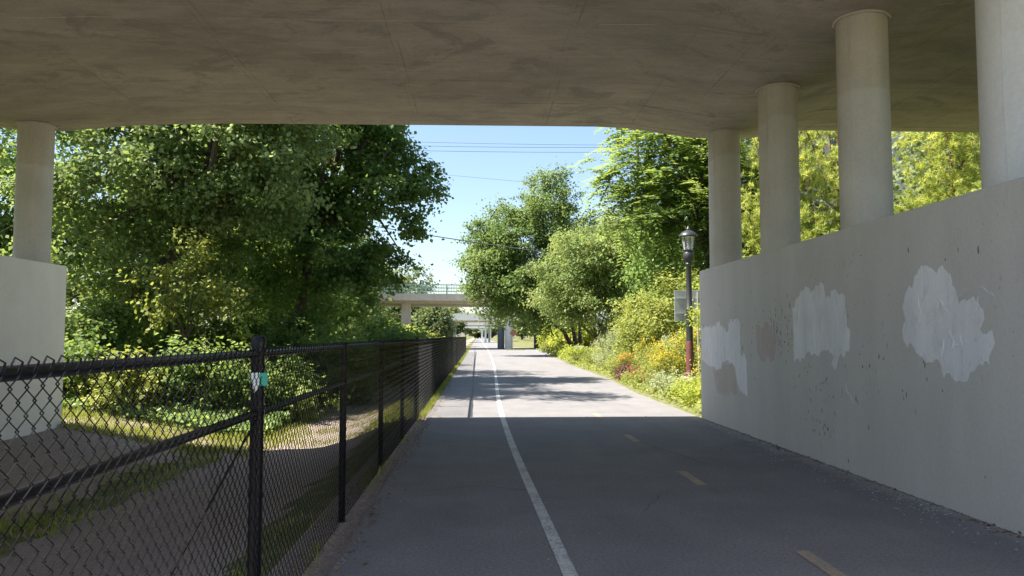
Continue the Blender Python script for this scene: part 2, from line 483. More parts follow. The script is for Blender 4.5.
# ------------------------------------------------------------------ terrain, path
def sstep(a, b, x):
    t = min(1, max(0, (x - a) / (b - a)))
    return t * t * (3 - 2 * t)

def lerp_pts(pts, x):
    if x <= pts[0][0]: return pts[0][1]
    for (a, b), (c, d) in zip(pts, pts[1:]):
        if x <= c: return b + (d - b) * (x - a) / (c - a)
    return pts[-1][1]

PATH_R = [(-30, 4.38), (15.2, 4.38), (22, 4.45), (28.4, 4.88), (44, 5.15), (62, 6.0), (84, 7.6), (100, 7.9), (116, 4.8), (700, 4.8)]
def ground_z(x, y):
    pr = lerp_pts(PATH_R, y)
    if x < -1.0:
        sw = lerp_pts([(-60, 3.5), (-30, 2.2), (-16, 1.2), (-11.5, 0.55), (-9.0, 0.05), (-7.8, -0.12), (-6.6, -0.36), (-5.4, -0.55), (-4.3, -0.62), (-3.1, -0.60), (-2.4, -0.38), (-1.8, -0.12), (-1.35, -0.02), (-1.0, -0.015)], x)
        deep = 1 - 0.65 * sstep(17, 30, y)
        if sw < 0: sw *= deep
        z = sw
        return z + (mnoise.noise((x * 0.7, y * 0.7, 3)) * 0.05 + mnoise.noise((x * 2.5, y * 2.5, 8)) * 0.02) * sstep(-1.35, -2.0, x)
    if x <= pr + 0.02: return -0.05
    hi = 2.5
    if y < 15.0:
        z = hi if x > 4.75 else -0.05
    else:
        slope = min(hi, max(0, (x - pr - 0.35) * 0.27)) + 0.03 * sstep(pr, pr + 0.3, x)
        t = sstep(15.2, 18.5, y)
        fade = 1 - sstep(50, 85, y)
        z = (hi * (1 - t) if x > 5.0 else 0) + slope * t * (0.25 + 0.75 * fade)
    return z + mnoise.noise((x * 0.6, y * 0.6, 1)) * 0.08 * sstep(pr + 0.2, pr + 1.5, x)

def axis(segs):
    out = []
    for a, b, st in segs:
        n = max(1, round((b - a) / st))
        out += [a + (b - a) * i / n for i in range(n)]
    out.append(segs[-1][1])
    return out
xs = axis([(-400, -60, 40), (-60, -16, 4), (-16, -1.0, 0.25), (-1.0, 4.2, 1.04), (4.2, 5.0, 0.2), (5.0, 14, 0.4), (14, 40, 3), (40, 400, 40)])
ys = axis([(-60, -4, 8), (-4, 30, 0.3), (30, 60, 1.0), (60, 130, 3), (130, 300, 10), (300, 900, 60), (900, 2400, 300)])
tv = [(x, y, ground_z(x, y)) for y in ys for x in xs]
nx = len(xs)
tf = [(j * nx + i, j * nx + i + 1, (j + 1) * nx + i + 1, (j + 1) * nx + i) for j in range(len(ys) - 1) for i in range(nx - 1)]
b_ = MB(); b_.v = tv; b_.f = tf
ground = b_.build('ground', M['terrain'], None, smooth=True)
tag(ground, kind='structure')

pys = axis([(-30, 60, 1.0), (60, 130, 2.0), (130, 700, 30)])
def path_left(y): return -1.0 + 0.035 * mnoise.noise((y * 1.3, 2, 0)) + 0.02 * mnoise.noise((y * 5, 7, 0))
pm = MB()
pm.sheet([(path_left(y), y) for y in pys], [(lerp_pts(PATH_R, y) + (0.05 * mnoise.noise((y * 0.9, 5, 0)) if y > 15.5 else 0), y) for y in pys], 0.0)
# thin side face so the asphalt edge is a real edge
n0 = len(pm.v)
for y in pys: pm.v.append((path_left(y) - 0.015, y, -0.05))
for i in range(len(pys) - 1): pm.f.append((2 * i, 2 * i + 2, n0 + i + 1, n0 + i))
path = pm.build('bike_path', M['asphalt'])
tag(path, kind='structure')

LINE = [(-20, 0.85), (0, 0.72), (5.3, 0.635), (9, 0.53), (13.4, 0.485), (18.2, 0.49), (26, 0.62), (39, 0.84), (60, 1.02), (90, 1.15), (130, 1.15), (500, 1.15)]
lys = axis([(-10, 60, 1.0), (60, 130, 4), (130, 400, 30)])
def smooth_line(y): return sum(lerp_pts(LINE, y + d) for d in (-3, -1.5, 0, 1.5, 3)) / 5
wl = MB().sheet([(smooth_line(y) - 0.05, y) for y in lys], [(smooth_line(y) + 0.05, y) for y in lys], 0.004)
wl.build('white_line', M['white_line'], path)
dash_mesh = None
for k in range(-1, 4):
    y1 = 5.82 + 3.43 * k
    if dash_mesh is None:
        d0 = MB().sheet([(-0.055, -0.43), (-0.052, 0.43)], [(0.055, -0.43), (0.053, 0.43)], 0)
        o = d0.build('yellow_dash', M['yellow_line'], path); dash_mesh = o.data
    else:
        o = bpy.data.objects.new('yellow_dash', dash_mesh); link(o); o.parent = path
    cx = 2.41 + 0.5 * sstep(25, 60, y1)
    o.location = (cx, y1 - 0.43, 0.004)
tm = MB(); tys = axis([(15.6, 60, 0.7), (60, 110, 3)])
def tarx(y): return -0.13 - 0.0028 * (y - 15) + 0.02 * mnoise.noise((y * 0.8, 0, 4))
tm.sheet([(tarx(y) - 0.028 - 0.015 * mnoise.noise((y * 2, 1, 1)), y) for y in tys], [(tarx(y) + 0.028 + 0.015 * mnoise.noise((y * 2, 9, 1)), y) for y in tys], 0.0035)
tm.build('tar_seam', M['tar'], path)
cr = MB()
pts = [(2.47, 11.85), (2.53, 11.4), (2.60, 11.0), (2.72, 10.5), (2.78, 10.1), (2.9, 9.7)]
cr.sheet([(x - 0.011, y) for x, y in pts], [(x + 0.011, y) for x, y in pts], 0.0032)
cr.build('crack', M['tar'], path)
crr = random.Random(12)
for (cx, cy, ang, n_) in ((-0.6, 8.2, 0.3, 9), (1.5, 7.0, 1.2, 7), (3.4, 10.6, 2.0, 10), (0.0, 11.6, 0.1, 8), (2.0, 19.0, 0.2, 14), (3.6, 24.0, 1.3, 12), (-0.6, 21.0, 1.5, 10)):
    pts = [(cx, cy)]
    for i in range(n_):
        ang += crr.uniform(-0.5, 0.5)
        pts.append((pts[-1][0] + 0.16 * math.cos(ang), pts[-1][1] + 0.16 * math.sin(ang)))
    m_ = MB().tube([(x, y, 0.0005) for x, y in pts], [0.001] + [crr.uniform(0.0025, 0.006) for _ in pts[2:]] + [0.001], 4)
    m_.v = [(x, y, max(z * 0.25, 0.0) + 0.0015) for x, y, z in m_.v]
    m_.build('crack', M['tar'], path)

# ------------------------------------------------------------------ the overpass overhead
over = empty('overpass', (0, 7, 0), 'wide concrete overpass the path runs beneath, its underside overhead', 'bridge')
def under(parent, o):
    o.parent = parent
    o.matrix_parent_inverse = parent.matrix_basis.inverted()
    return o
PROF = [(-45, 5.70), (-10.2, 5.70), (-9.5, 5.63), (-8.75, 5.52), (-7.85, 5.52), (-7.35, 5.575), (-6.8, 5.625), (-6.1, 5.665), (-5.0, 5.70), (-3.5, 5.712), (2.3, 5.725), (2.95, 5.70), (4.25, 5.52), (5.25, 5.515), (5.75, 5.58), (6.15, 5.675), (6.5, 5.70), (45, 5.71)]
Y0, Y1 = 3.2, 15.12
dk = MB()
dys = [Y0, Y0 + 0.03] + axis([(Y0 + 0.6, Y1 - 0.06, 1.2)]) + [Y1 - 0.03, Y1]
lift = {0: 0.025, len(dys) - 1: 0.025}
for j, y in enumerate(dys):
    for (x, z) in PROF: dk.v.append((x, y, z + lift.get(j, 0)))
n = len(PROF)
for j in range(len(dys) - 1):
    for i in range(n - 1):
        dk.f.append((j * n + i, (j + 1) * n + i, (j + 1) * n + i + 1, j * n + i + 1))
# edges and top
e0 = len(dk.v)
for y in (Y0, Y1):
    for (x, z) in PROF: dk.v.append((x, y, 6.55))
lastrow = (len(dys) - 1) * n
for i in range(n - 1):
    dk.f.append((i, i + 1, e0 + i + 1, e0 + i))
    dk.f.append((lastrow + i + 1, lastrow + i, e0 + n + i, e0 + n + i + 1))
    dk.f.append((e0 + i, e0 + i + 1, e0 + n + i + 1, e0 + n + i))
under(over, dk.build('deck', M['soffit']))
def prof_z(x): return lerp_pts(PROF, x)
sr = random.Random(31)
def seam(pts, w):
    m_ = MB()
    n_ = len(pts)
    for (x, y, z) in pts:
        ww = w * sr.uniform(0.5, 1.3)
        m_.v += [(x - ww * (1 if pts[0][0] == pts[-1][0] else 0), y - ww * (0 if pts[0][0] == pts[-1][0] else 1), z + 0.004), (x, y, z - sr.uniform(0.004, 0.009)), (x + ww * (1 if pts[0][0] == pts[-1][0] else 0), y + ww * (0 if pts[0][0] == pts[-1][0] else 1), z + 0.004)]
    for i in range(n_ - 1):
        k = 3 * i
        m_.f += [(k, k + 1, k + 4, k + 3), (k + 1, k + 2, k + 5, k + 4)]
    return m_
# ridges that the form boards left in the concrete
for x in (-10.9, -8.0 + 1.9, -3.66, -1.22, 1.22, 2.95, 7.4, 9.9):
    ya = Y0 + 0.1
    while ya < Y1 - 0.4:
        yb = min(Y1 - 0.1, ya + sr.uniform(1.5, 5.0))
        k = max(2, int((yb - ya) / 0.25))
        under(over, seam([(x, ya + (yb - ya) * i / k, prof_z(x)) for i in range(k + 1)], 0.007).build('form_seam', M['soffit']))
        ya = yb + sr.uniform(0.1, 1.2)
for y in axis([(Y0 + 0.9, Y1 - 0.35, 1.22)]):
    xa = -13 + sr.uniform(0, 2)
    while xa < 14:
        xb = xa + sr.uniform(1.5, 5.5)
        k = max(3, int((xb - xa) / 0.2))
        under(over, seam([(xa + (xb - xa) * i / k, y + 0.008 * math.sin(i * 0.7 + xa), prof_z(xa + (xb - xa) * i / k)) for i in range(k + 1)], 0.006).build('form_seam', M['soffit']))
        xa = xb + sr.uniform(0.2, 2.0)
pp = MB().box(-45, 45, Y1 - 0.32, Y1 - 0.002, 6.553, 6.9)
under(over, pp.build('parapet', M['fascia']))
pp = MB().box(-45, 45, Y0 + 0.002, Y0 + 0.32, 6.553, 7.25)
under(over, pp.build('parapet', M['fascia']))
def column(x, y, zb, matl):
    m_ = MB().lathe([(0.305, zb - 0.02), (0.302, zb + 0.02), (0.30, zb + 0.06), (0.30, 4.2), (0.298, 5.35), (0.298, 5.62)], 0, 0, 40)
    c = m_.build('column', matl, None, smooth=True); c.location = (x, y, 0); under(over, c)
    r_ = MB()
    segs = 44
    pts = []
    for k in range(segs + 1):
        q = 2 * math.pi * k / segs
        rr = 0.318 + 0.012 * mnoise.noise((math.cos(q) * 3 + x, math.sin(q) * 3 + y, 1))
        pts.append((rr * math.cos(q), rr * math.sin(q), 5.508 + 0.012 * mnoise.noise((math.cos(q) * 4, math.sin(q) * 4, y))))
    r_.tube(pts, 0.02, 6, False)
    r = r_.build('mortar_ring', M['column'], None, smooth=True)
    r.location = (x, y, 0)
    r.parent = c; r.location = (0, 0, 0)
    for a in (3.75, 0.6):
        fs = MB().tube([(0.299 * math.cos(a + 0.01 * math.sin(z_ * 3)), 0.299 * math.sin(a + 0.01 * math.sin(z_ * 3)), z_) for z_ in axis([(zb, 5.5, 0.3)])], 0.005, 5)
        f_ = fs.build('form_seam', matl, None, True); f_.parent = c
    return c
for k in range(4):
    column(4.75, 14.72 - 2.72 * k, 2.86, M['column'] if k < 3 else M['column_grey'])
for k in range(4):
    column(-8.24, 14.72 - 2.72 * k, 2.86, M['column'])

# ------------------------------------------------------------------ retaining walls under the columns
def wall_thing(name, label, x0, x1, y0, y1, zb, zt, matl):
    w = empty(name, ((x0 + x1) / 2, (y0 + y1) / 2, 0), label, 'wall')
    m_ = MB(); m_.box(x0, x1, y0, y1, zb, zt)
    o = m_.build('wall_body', matl, None, bevel=0.012)
    under(w, o)
    return w
rw = wall_thing('retaining_wall', 'long grey painted wall with white touch-up patches carrying the near columns', 4.37, 5.15, -4.0, 15.2, -0.3, 2.88, M['wall'])
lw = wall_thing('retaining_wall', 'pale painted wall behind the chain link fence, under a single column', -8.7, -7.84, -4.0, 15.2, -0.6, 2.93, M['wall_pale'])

def patch(outline, x, matl, name, parent, thick=0.003, seed=0):
    """irregular flat coat of paint on the wall plane x, outline in (y, z)"""
    r = random.Random(seed)
    fine = []
    for (a, b), (c, d) in zip(outline, outline[1:] + outline[:1]):
        L = math.hypot(c - a, d - b); k = max(1, int(L / 0.028))
        horiz = abs(c - a) > abs(d - b)
        lev = 0
        for i in range(k):
            t = i / k
            if i % 3 == 1: lev = r.uniform(-0.045, 0.045)
            j = 0.006
            fine.append((a + (c - a) * t + r.uniform(-j, j), b + (d - b) * t + r.uniform(-j, j) + (lev if horiz and i else 0)))
    tris = tessellate_polygon([[Vector((p[0], p[1], 0)) for p in fine]])
    m_ = MB(); k = len(fine)
    for dx in (0, thick):
        for (y, z) in fine: m_.v.append((x - dx, y, z))
    for t in tris:
        m_.f.append(tuple(k + i for i in t))
    for i in range(k):
        i2 = (i + 1) % k
        m_.f.append((i, i2, k + i2, k + i))
    o = m_.build(name, matl)
    bm = bmesh.new(); bm.from_mesh(o.data); bmesh.ops.recalc_face_normals(bm, faces=bm.faces); bm.to_mesh(o.data); bm.free()
    under(parent, o)
    return o
P_FAR = [(15.12, 1.76), (14.73, 1.81), (14.19, 1.78), (14.02, 1.85), (13.77, 1.79), (13.61, 1.7), (13.45, 1.71), (13.45, 1.85), (12.85, 1.86), (12.84, 1.3), (12.57, 1.28), (12.54, 0.66), (12.77, 0.63), (12.91, 0.67), (13.01, 0.8), (13.15, 1.08), (13.33, 1.16), (13.72, 1.13), (13.98, 1.0), (14.23, 1.01), (14.5, 1.01), (14.86, 1.09), (15.11, 1.1)]
P_MID = [(10.65, 1.99), (10.49, 2.12), (10.25, 2.22), (10.07, 2.21), (10.05, 2.15), (9.9, 2.25), (9.67, 2.24), (9.61, 2.06), (9.49, 2.05), (9.48, 2.14), (9.31, 2.13), (9.11, 2.09), (9.08, 1.71), (8.99, 1.67), (9.03, 1.41), (9.26, 1.38), (9.35, 1.24), (9.43, 1.18), (9.5, 1.24), (9.43, 1.36), (9.57, 1.43), (9.82, 1.37), (10.12, 1.38), (10.3, 1.28), (10.64, 1.27)]
P_NEAR = [(7.85, 1.9), (7.77, 2.04), (7.56, 2.21), (7.42, 2.29), (7.24, 2.19), (7.14, 2.27), (7.02, 2.17), (7.0, 2.07), (6.94, 2.01), (6.9, 1.89), (6.69, 1.95), (6.57, 1.84), (6.55, 1.75), (6.62, 1.66), (6.46, 1.65), (6.43, 1.53), (6.51, 1.43), (6.51, 1.35), (6.6, 1.34), (6.73, 1.28), (6.8, 1.23), (7.01, 1.19), (7.05, 1.22), (7.17, 1.21), (7.22, 1.34), (7.45, 1.33), (7.5, 1.39), (7.63, 1.44), (7.68, 1.51), (7.77, 1.48), (7.85, 1.56), (7.87, 1.66), (7.79, 1.73)]
P_PINK1 = [(14.41, 0.98), (13.98, 0.98), (13.72, 1.11), (13.35, 1.14), (13.18, 1.05), (13.06, 0.62), (13.92, 0.56), (14.17, 0.62)]
P_PINK2 = [(12.12, 1.75), (11.45, 1.78), (11.29, 1.61), (11.35, 1.27), (11.9, 1.21), (12.07, 1.39)]
patch(P_PINK1, 4.3685, M['patch_pink'], 'faded_paint_patch', rw, 0.0015, 4)['label'] = 'faint pinkish paint patch under the farthest white one'
patch(P_PINK2, 4.3685, M['patch_pink'], 'faded_paint_patch', rw, 0.0015, 5)['label'] = 'faint pinkish scuffed patch between two white ones'
patch(P_FAR, 4.3685, M['patch'], 'paint_patch', rw, 0.003, 1)['label'] = 'white patch of vertical strokes at the far end of the wall'
patch(P_MID, 4.3685, M['patch'], 'paint_patch', rw, 0.003, 2)['label'] = 'squarish white patch in the middle of the wall'
patch(P_NEAR, 4.3685, M['patch'], 'paint_patch', rw, 0.003, 3)['label'] = 'large jagged white patch, nearest on the wall'
# dried drips and ridges of old paint on and around the patches
rid = MB(); rr = random.Random(5)
for k in range(20):
    y = rr.uniform(6.6, 7.6) if k < 15 else rr.uniform(8.6, 10.0)
    z = rr.uniform(1.4, 2.1) if k < 15 else rr.uniform(0.9, 2.0)
    p = [(4.364, y, z)]
    a = rr.uniform(-2.6, -0.4)
    for i in range(rr.randint(3, 7)):
        a += rr.uniform(-0.7, 0.7)
        p.append((4.3645, p[-1][1] + math.cos(a) * 0.05, p[-1][2] + math.sin(a) * 0.045))
    rid.tube(p, [0.002] + [rr.uniform(0.0025, 0.0045) for _ in p[1:-1]] + [0.002], 5)
o = under(rw, rid.build('paint_ridges', M['patch'], None, smooth=True)); o['kind'] = 'stuff'
# flaked spots where old dark paint shows
sp = MB()
for k in range(230):
    if k < 130: y, z = rr.gauss(11.05, 0.45), rr.gauss(1.72, 0.22)
    elif k < 170: y, z = rr.gauss(9.9, 0.25), rr.uniform(0.35, 1.25)
    elif k < 190: y, z = rr.gauss(8.4, 0.5), rr.gauss(1.2, 0.2)
    else: y, z = rr.uniform(5.8, 15), rr.uniform(0.1, 2.6)
    a, b = rr.uniform(0.004, 0.016), rr.uniform(0.008, 0.045)
    if z > 2.8 or z < 0.05 or y > 15.1: continue
    i0 = len(sp.v); q = rr.randint(5, 7)
    for i in range(q):
        t = 6.283 * i / q
        sp.v.append((4.3678, y + a * math.cos(t) * rr.uniform(0.6, 1.2), z + b * math.sin(t) * rr.uniform(0.6, 1.2)))
    sp.f.append(tuple(i0 + i for i in reversed(range(q))))
o = under(rw, sp.build('flaked_spots', M['old_paint'])); o['kind'] = 'stuff'

# ------------------------------------------------------------------ chain link fence
FX = -1.19
FY0, PITCHF = 4.30, 2.71
fence = empty('chain_link_fence', (FX, FY0, 0), 'black chain link fence with top rail running along the left path edge', 'fence')
NP = 27                                               # posts towards the far end
posts = [FY0 + PITCHF * k for k in range(-2, NP + 1)]
S = 0.0362; H = 2 * S; WR = 0.0025
def wire_panel():
    m_ = MB()
    ncol = round(PITCHF / (2 * S)) * 2
    s = PITCHF / ncol
    rows = int(1.50 / (H / 2))
    for k in range(ncol):
        pts = []
        for r in range(rows + 1):
            right = (r + k) % 2 == 0
            z = 0.02 + r * H / 2
            y = k * s + (s + 0.0022 if right else -0.0022)
            # small twist where the wires hook round each other
            pts.append((0.0035 if right else -0.0035, y, z))
        m_.tube(pts, WR, 3, False)
        # knuckle over the rail
        y = pts[-1][1]; z = pts[-1][2]
        m_.tube([pts[-1], (0.006, y + 0.004, z + 0.03), (-0.008, y - 0.006, z + 0.042), (-0.014, y - 0.014, z + 0.018)], WR, 3, False)
    return m_
wp = wire_panel().build('wire_mesh', M['black'])
wp.location = (FX + 0.034, posts[0], 0)
wmesh = wp.data
under(fence, wp)
for k in range(1, len(posts) - 1):
    o = bpy.data.objects.new('wire_mesh', wmesh); link(o); o.location = (FX + 0.034, posts[k], 0); under(fence, o)
YE = posts[-1]
top = MB().tube([(FX, posts[0], 1.505), (FX, YE, 1.505)], 0.021, 10); under(fence, top.build('top_rail', M['black'], None, True))
for k in range(0, len(posts) - 1):
    m_ = MB().tube([(0, 0.03, 0), (0, PITCHF - 0.03, 0)], 0.02, 10)
    if k <= 5:
        o = m_.build('middle_rail', M['black'], None, True)
        o.location = (FX, posts[k], 1.185); under(fence, o)
lp = MB().tube([(0, 0, -0.3), (0, 0, 1.49)], 0.030, 12)
line_post = lp.build('post', M['black'], None, True)
loop = MB().tube([(0.0, 0, 1.47), (0.0, 0, 1.545)], [0.034, 0.03], 12)
loop.tube([(0, -0.05, 1.505), (0, 0.05, 1.505)], 0.028, 10)
lcap = loop.build('rail_loop', M['black'], None, True)
first = True
for k, y in enumerate(posts):
    if k in (2,) or k == len(posts) - 1:
        tp = MB().tube([(0, 0, -0.3), (0, 0, 1.565)], 0.036, 14)
        p = tp.build('post', M['black'], None, True)
        p['label'] = 'thicker capped post with the truss rod' if k == 2 else 'end post at the far end of the fence'
        cp = MB().lathe([(0.041, 1.55), (0.041, 1.585), (0.034, 1.597), (0.012, 1.604)], 0, 0, 14).build('post_cap', M['black'], None, True)
        cp.parent = p
        for z in (0.3, 0.75, 1.185, 1.43):
            bb = MB().tube([(0, 0, z - 0.012), (0, 0, z + 0.012)], 0.040, 14).build('tension_band', M['black'], None, True); bb.parent = p
    elif first:
        p = line_post; lcap.parent = p; first = False
    else:
        p = line_post.copy(); link(p)
        c = lcap.copy(); link(c); c.parent = p
    p.location = (FX, y, 0)
    under(fence, p)
rod = MB().tube([(FX + 0.01, FY0 - 0.06, 1.15), (FX + 0.01, FY0 - PITCHF + 0.05, 0.06)], 0.006, 6)
under(fence, rod.build('truss_rod', M['black'], None, True))
# tag strapped to the capped post
tg = empty('post_tag', (FX, FY0, 1.355), 'small grey and green plastic tag strapped to the capped fence post', 'tag')
tg.rotation_euler = (0, 0, math.radians(18))
g_ = MB(); g_.v = [(-0.045, -0.060, 0.048), (0.008, -0.058, 0.05), (0.004, -0.062, -0.03), (-0.02, -0.064, -0.058), (-0.045, -0.050, 0.048), (0.008, -0.048, 0.05), (0.004, -0.052, -0.03), (-0.02, -0.054, -0.058)]
g_.f = [(0, 3, 2, 1), (4, 5, 6, 7), (0, 1, 5, 4), (1, 2, 6, 5), (2, 3, 7, 6), (3, 0, 4, 7)]
g_.build('pale_flap', M['pale_tag'], tg)
g_ = MB().box(0.006, 0.048, -0.056, -0.045, -0.022, 0.048); g_.build('green_plate', M['green_tag'], tg, bevel=0.003)
g_ = MB().tube([(0.044 * math.cos(q / 16 * 2 * math.pi), 0.044 * math.sin(q / 16 * 2 * math.pi), 0.03) for q in range(17)], 0.004, 5, False); g_.build('strap', M['pale_tag'], tg)

# ------------------------------------------------------------------ foliage tools
def leaf_quads(P, D, N, L, W, fold=0.12):
    S_ = unit(np.cross(D, N)); N2 = np.cross(S_, D)
    L = np.broadcast_to(np.asarray(L), (len(P),))[:, None]; W = np.broadcast_to(np.asarray(W), (len(P),))[:, None]
    a = P; c = P + D * L
    mid = P + D * L * 0.45 + N2 * (W * fold)
    b = mid + S_ * W * 0.5; d = mid - S_ * W * 0.5
    return np.stack([a, b, c, d], 1).reshape(-1, 3)

def rand_unit(n, g):
    return unit(g.normal(size=(n, 3)))

def clump_centres(ells, n, g, shell=0.55, lump=0.18):
    w = np.array([(e[3] * e[4] * e[5]) ** 0.72 for e in ells]); w /= w.sum()
    idx = g.choice(len(ells), n, p=w)
    E = np.array(ells, dtype=float)[idx]
    d = rand_unit(n, g)
    r = (shell ** 3 + (1 - shell ** 3) * g.random(n)) ** (1 / 3)
    r = r * (1 + lump * np.sin(d[:, 0] * 5 + idx) * np.cos(d[:, 2] * 6 + 2 * idx) + g.normal(size=n) * 0.05)
    return E[:, :3] + d * r[:, None] * E[:, 3:6], d

def broad_leaves(cen, out, per, rc, L, W, g, flat=0.6, droop=0.5, upness=0.6, hue=0.22):
    n = len(cen)
    k = np.repeat(np.arange(n), per)
    size = g.uniform(0.65, 1.35, n)[k][:, None]
    # each clump is a spray leaning along its own twig
    tw = unit(out + g.normal(size=(n, 3)) * 0.5 + np.array([0, 0, 0.05]))
    off = g.normal(size=(len(k), 3)) * np.array([1, 1, flat]) * rc * 0.55
    along = g.uniform(-0.6, 0.9, len(k))[:, None] * tw[k] * rc
    P = cen[k] + (off + along) * size
    N = unit(out[k] * 0.45 + np.array([0, 0, upness]) + g.normal(size=(len(k), 3)) * 0.55)
    D = g.normal(size=(len(k), 3)); D[:, 2] -= droop
    D = unit(D - N * np.sum(D * N, 1, keepdims=True))
    Ls = L * g.uniform(0.65, 1.3, len(k))
    tint = np.clip(0.45 + g.normal(size=n)[k] * hue + g.normal(size=len(k)) * 0.2, 0, 1)
    return leaf_quads(P, D, N, Ls, Ls * (W / L)), tint

def frond_leaves(cen, out, fronds, length, pairs, L, W, g):
    n = len(cen)
    k = np.repeat(np.arange(n), fronds)
    A = out[k] * 0.9 + g.normal(size=(len(k), 3)) * 0.6; A[:, 2] = A[:, 2] * 0.5 + 0.1
    A = unit(A)
    Ls = length * g.uniform(0.7, 1.25, len(k))
    side = unit(np.cross(A, np.array([0, 0, 1.0])))
    P, D, N = [], [], []
    tk = []
    base = cen[k] + g.normal(size=(len(k), 3)) * 0.22
    for i in range(pairs):
        t = (i + 0.6) / pairs
        pos = base + A * (Ls * t)[:, None]
        pos[:, 2] -= Ls * 0.42 * t * t
        for s in (-1, 1):
            d = unit(side * s + A * 0.55 + np.array([0, 0, -0.25]) + g.normal(size=(len(k), 3)) * 0.12)
            P.append(pos); D.append(d); N.append(unit(np.array([0, 0, 1.0]) + g.normal(size=(len(k), 3)) * 0.2 + A * 0.2))
            tk.append(k)
    P = np.concatenate(P); D = np.concatenate(D); N = np.concatenate(N); tk = np.concatenate(tk)
    tint = np.clip(0.5 + g.normal(size=n)[tk] * 0.25 + g.normal(size=len(tk)) * 0.15, 0, 1)
    return leaf_quads(P, D, N, L * g.uniform(0.8, 1.2, len(P)), W), tint

def needle_leaves(cen, out, tufts, needles, L, W, g, spread=0.45):
    n = len(cen)
    k = np.repeat(np.arange(n), tufts)
    T = unit(out[k] + g.normal(size=(len(k), 3)) * 0.5 + np.array([0, 0, 0.45]))
    base = cen[k] + g.normal(size=(len(k), 3)) * np.array([1, 1, 0.35]) * spread
    tt = g.normal(size=n)[k] * 0.22 + g.normal(size=len(k)) * 0.12
    q = np.repeat(np.arange(len(k)), needles)
    D = unit(T[q] * 0.9 + g.normal(size=(len(q), 3)) * 0.6)
    P = base[q] + T[q] * (g.random(len(q)) * 0.16)[:, None]
    N = rand_unit(len(q), g)
    N = unit(N - D * np.sum(N * D, 1, keepdims=True))
    tint = np.clip(0.5 + tt[q] + g.normal(size=len(q)) * 0.12, 0, 1)
    return leaf_quads(P, D, N, L * g.uniform(0.7, 1.2, len(P)), W, 0), tint

def limbs(m_, start, targets, r0, g, sides=5):
    for t in targets:
        t = np.array(t); s = np.array(start)
        mid = s * 0.5 + t * 0.5 + g.normal(size=3) * 0.12 * np.linalg.norm(t - s) + np.array([0, 0, 0.1 * np.linalg.norm(t - s)])
        q1 = s * 0.75 + mid * 0.25 + g.normal(size=3) * 0.05
        m_.tube([tuple(s), tuple(s * 0.4 + mid * 0.6 + g.normal(size=3) * 0.04), tuple(mid), tuple(mid * 0.5 + t * 0.5 + g.normal(size=3) * 0.08), tuple(t)], [r0, r0 * 0.75, r0 * 0.55, r0 * 0.35, r0 * 0.12], sides)

def tree(name, label, base, trunk_pts, ells, leafmat, n, per, rc, L, W, seed, cat='tree', group=None, style='broad', trunk_r=0.2, bark='bark', shell=0.5, stems=None, limb_n=26, droop=0.5, flat=0.6, upness=0.6, hue=0.22, lump=0.18, cut=None, **kw):
    """base (x, y); trunk_pts and ells in world coordinates; parts are kept relative to the base"""
    g = np.random.default_rng(seed)
    bz = ground_z(*base)
    B = np.array([base[0], base[1], bz])
    t = empty(name, tuple(B), label, cat, group)
    E = [tuple(np.array(e[:3]) - B) + tuple(e[3:6]) for e in ells]
    cen, out = clump_centres(E, n, g, shell, lump)
    if cut is not None:
        keep = cut(cen + B); cen = cen[keep]; out = out[keep]
    if style == 'broad': V, T = broad_leaves(cen, out, per, rc, L, W, g, flat, droop, upness, hue)
    elif style == 'frond': V, T = frond_leaves(cen, out, per, rc, 8, L, W, g)
    else: V, T = needle_leaves(cen, out, per, 34, L, W, g)
    np_mesh('crown', V, 4, M[leafmat], t, T)
    tr = MB()
    for pts in ([trunk_pts] if stems is None else stems):
        pts = [np.array(p) - B for p in pts]
        k = len(pts)
        rad = [trunk_r * (1.25 if i == 0 else 1 - 0.72 * i / (k - 1)) for i in range(k)]
        pts[0] = pts[0] - np.array([0, 0, 0.3])
        tr.tube([tuple(p) for p in pts], rad, 9)
        # limbs to the crown's clumps from the upper half of the stem
        sel = g.choice(len(cen), min(limb_n, len(cen)), replace=False)
        for s in sel:
            i = g.integers(max(1, k // 2), k)
            d = np.linalg.norm(cen[s] - pts[i])
            limbs(tr, pts[i], [cen[s]], min(rad[i] * 0.8, 0.018 * d + 0.012), g)
    tr.build('trunk', M[bark], t, True)
    return t

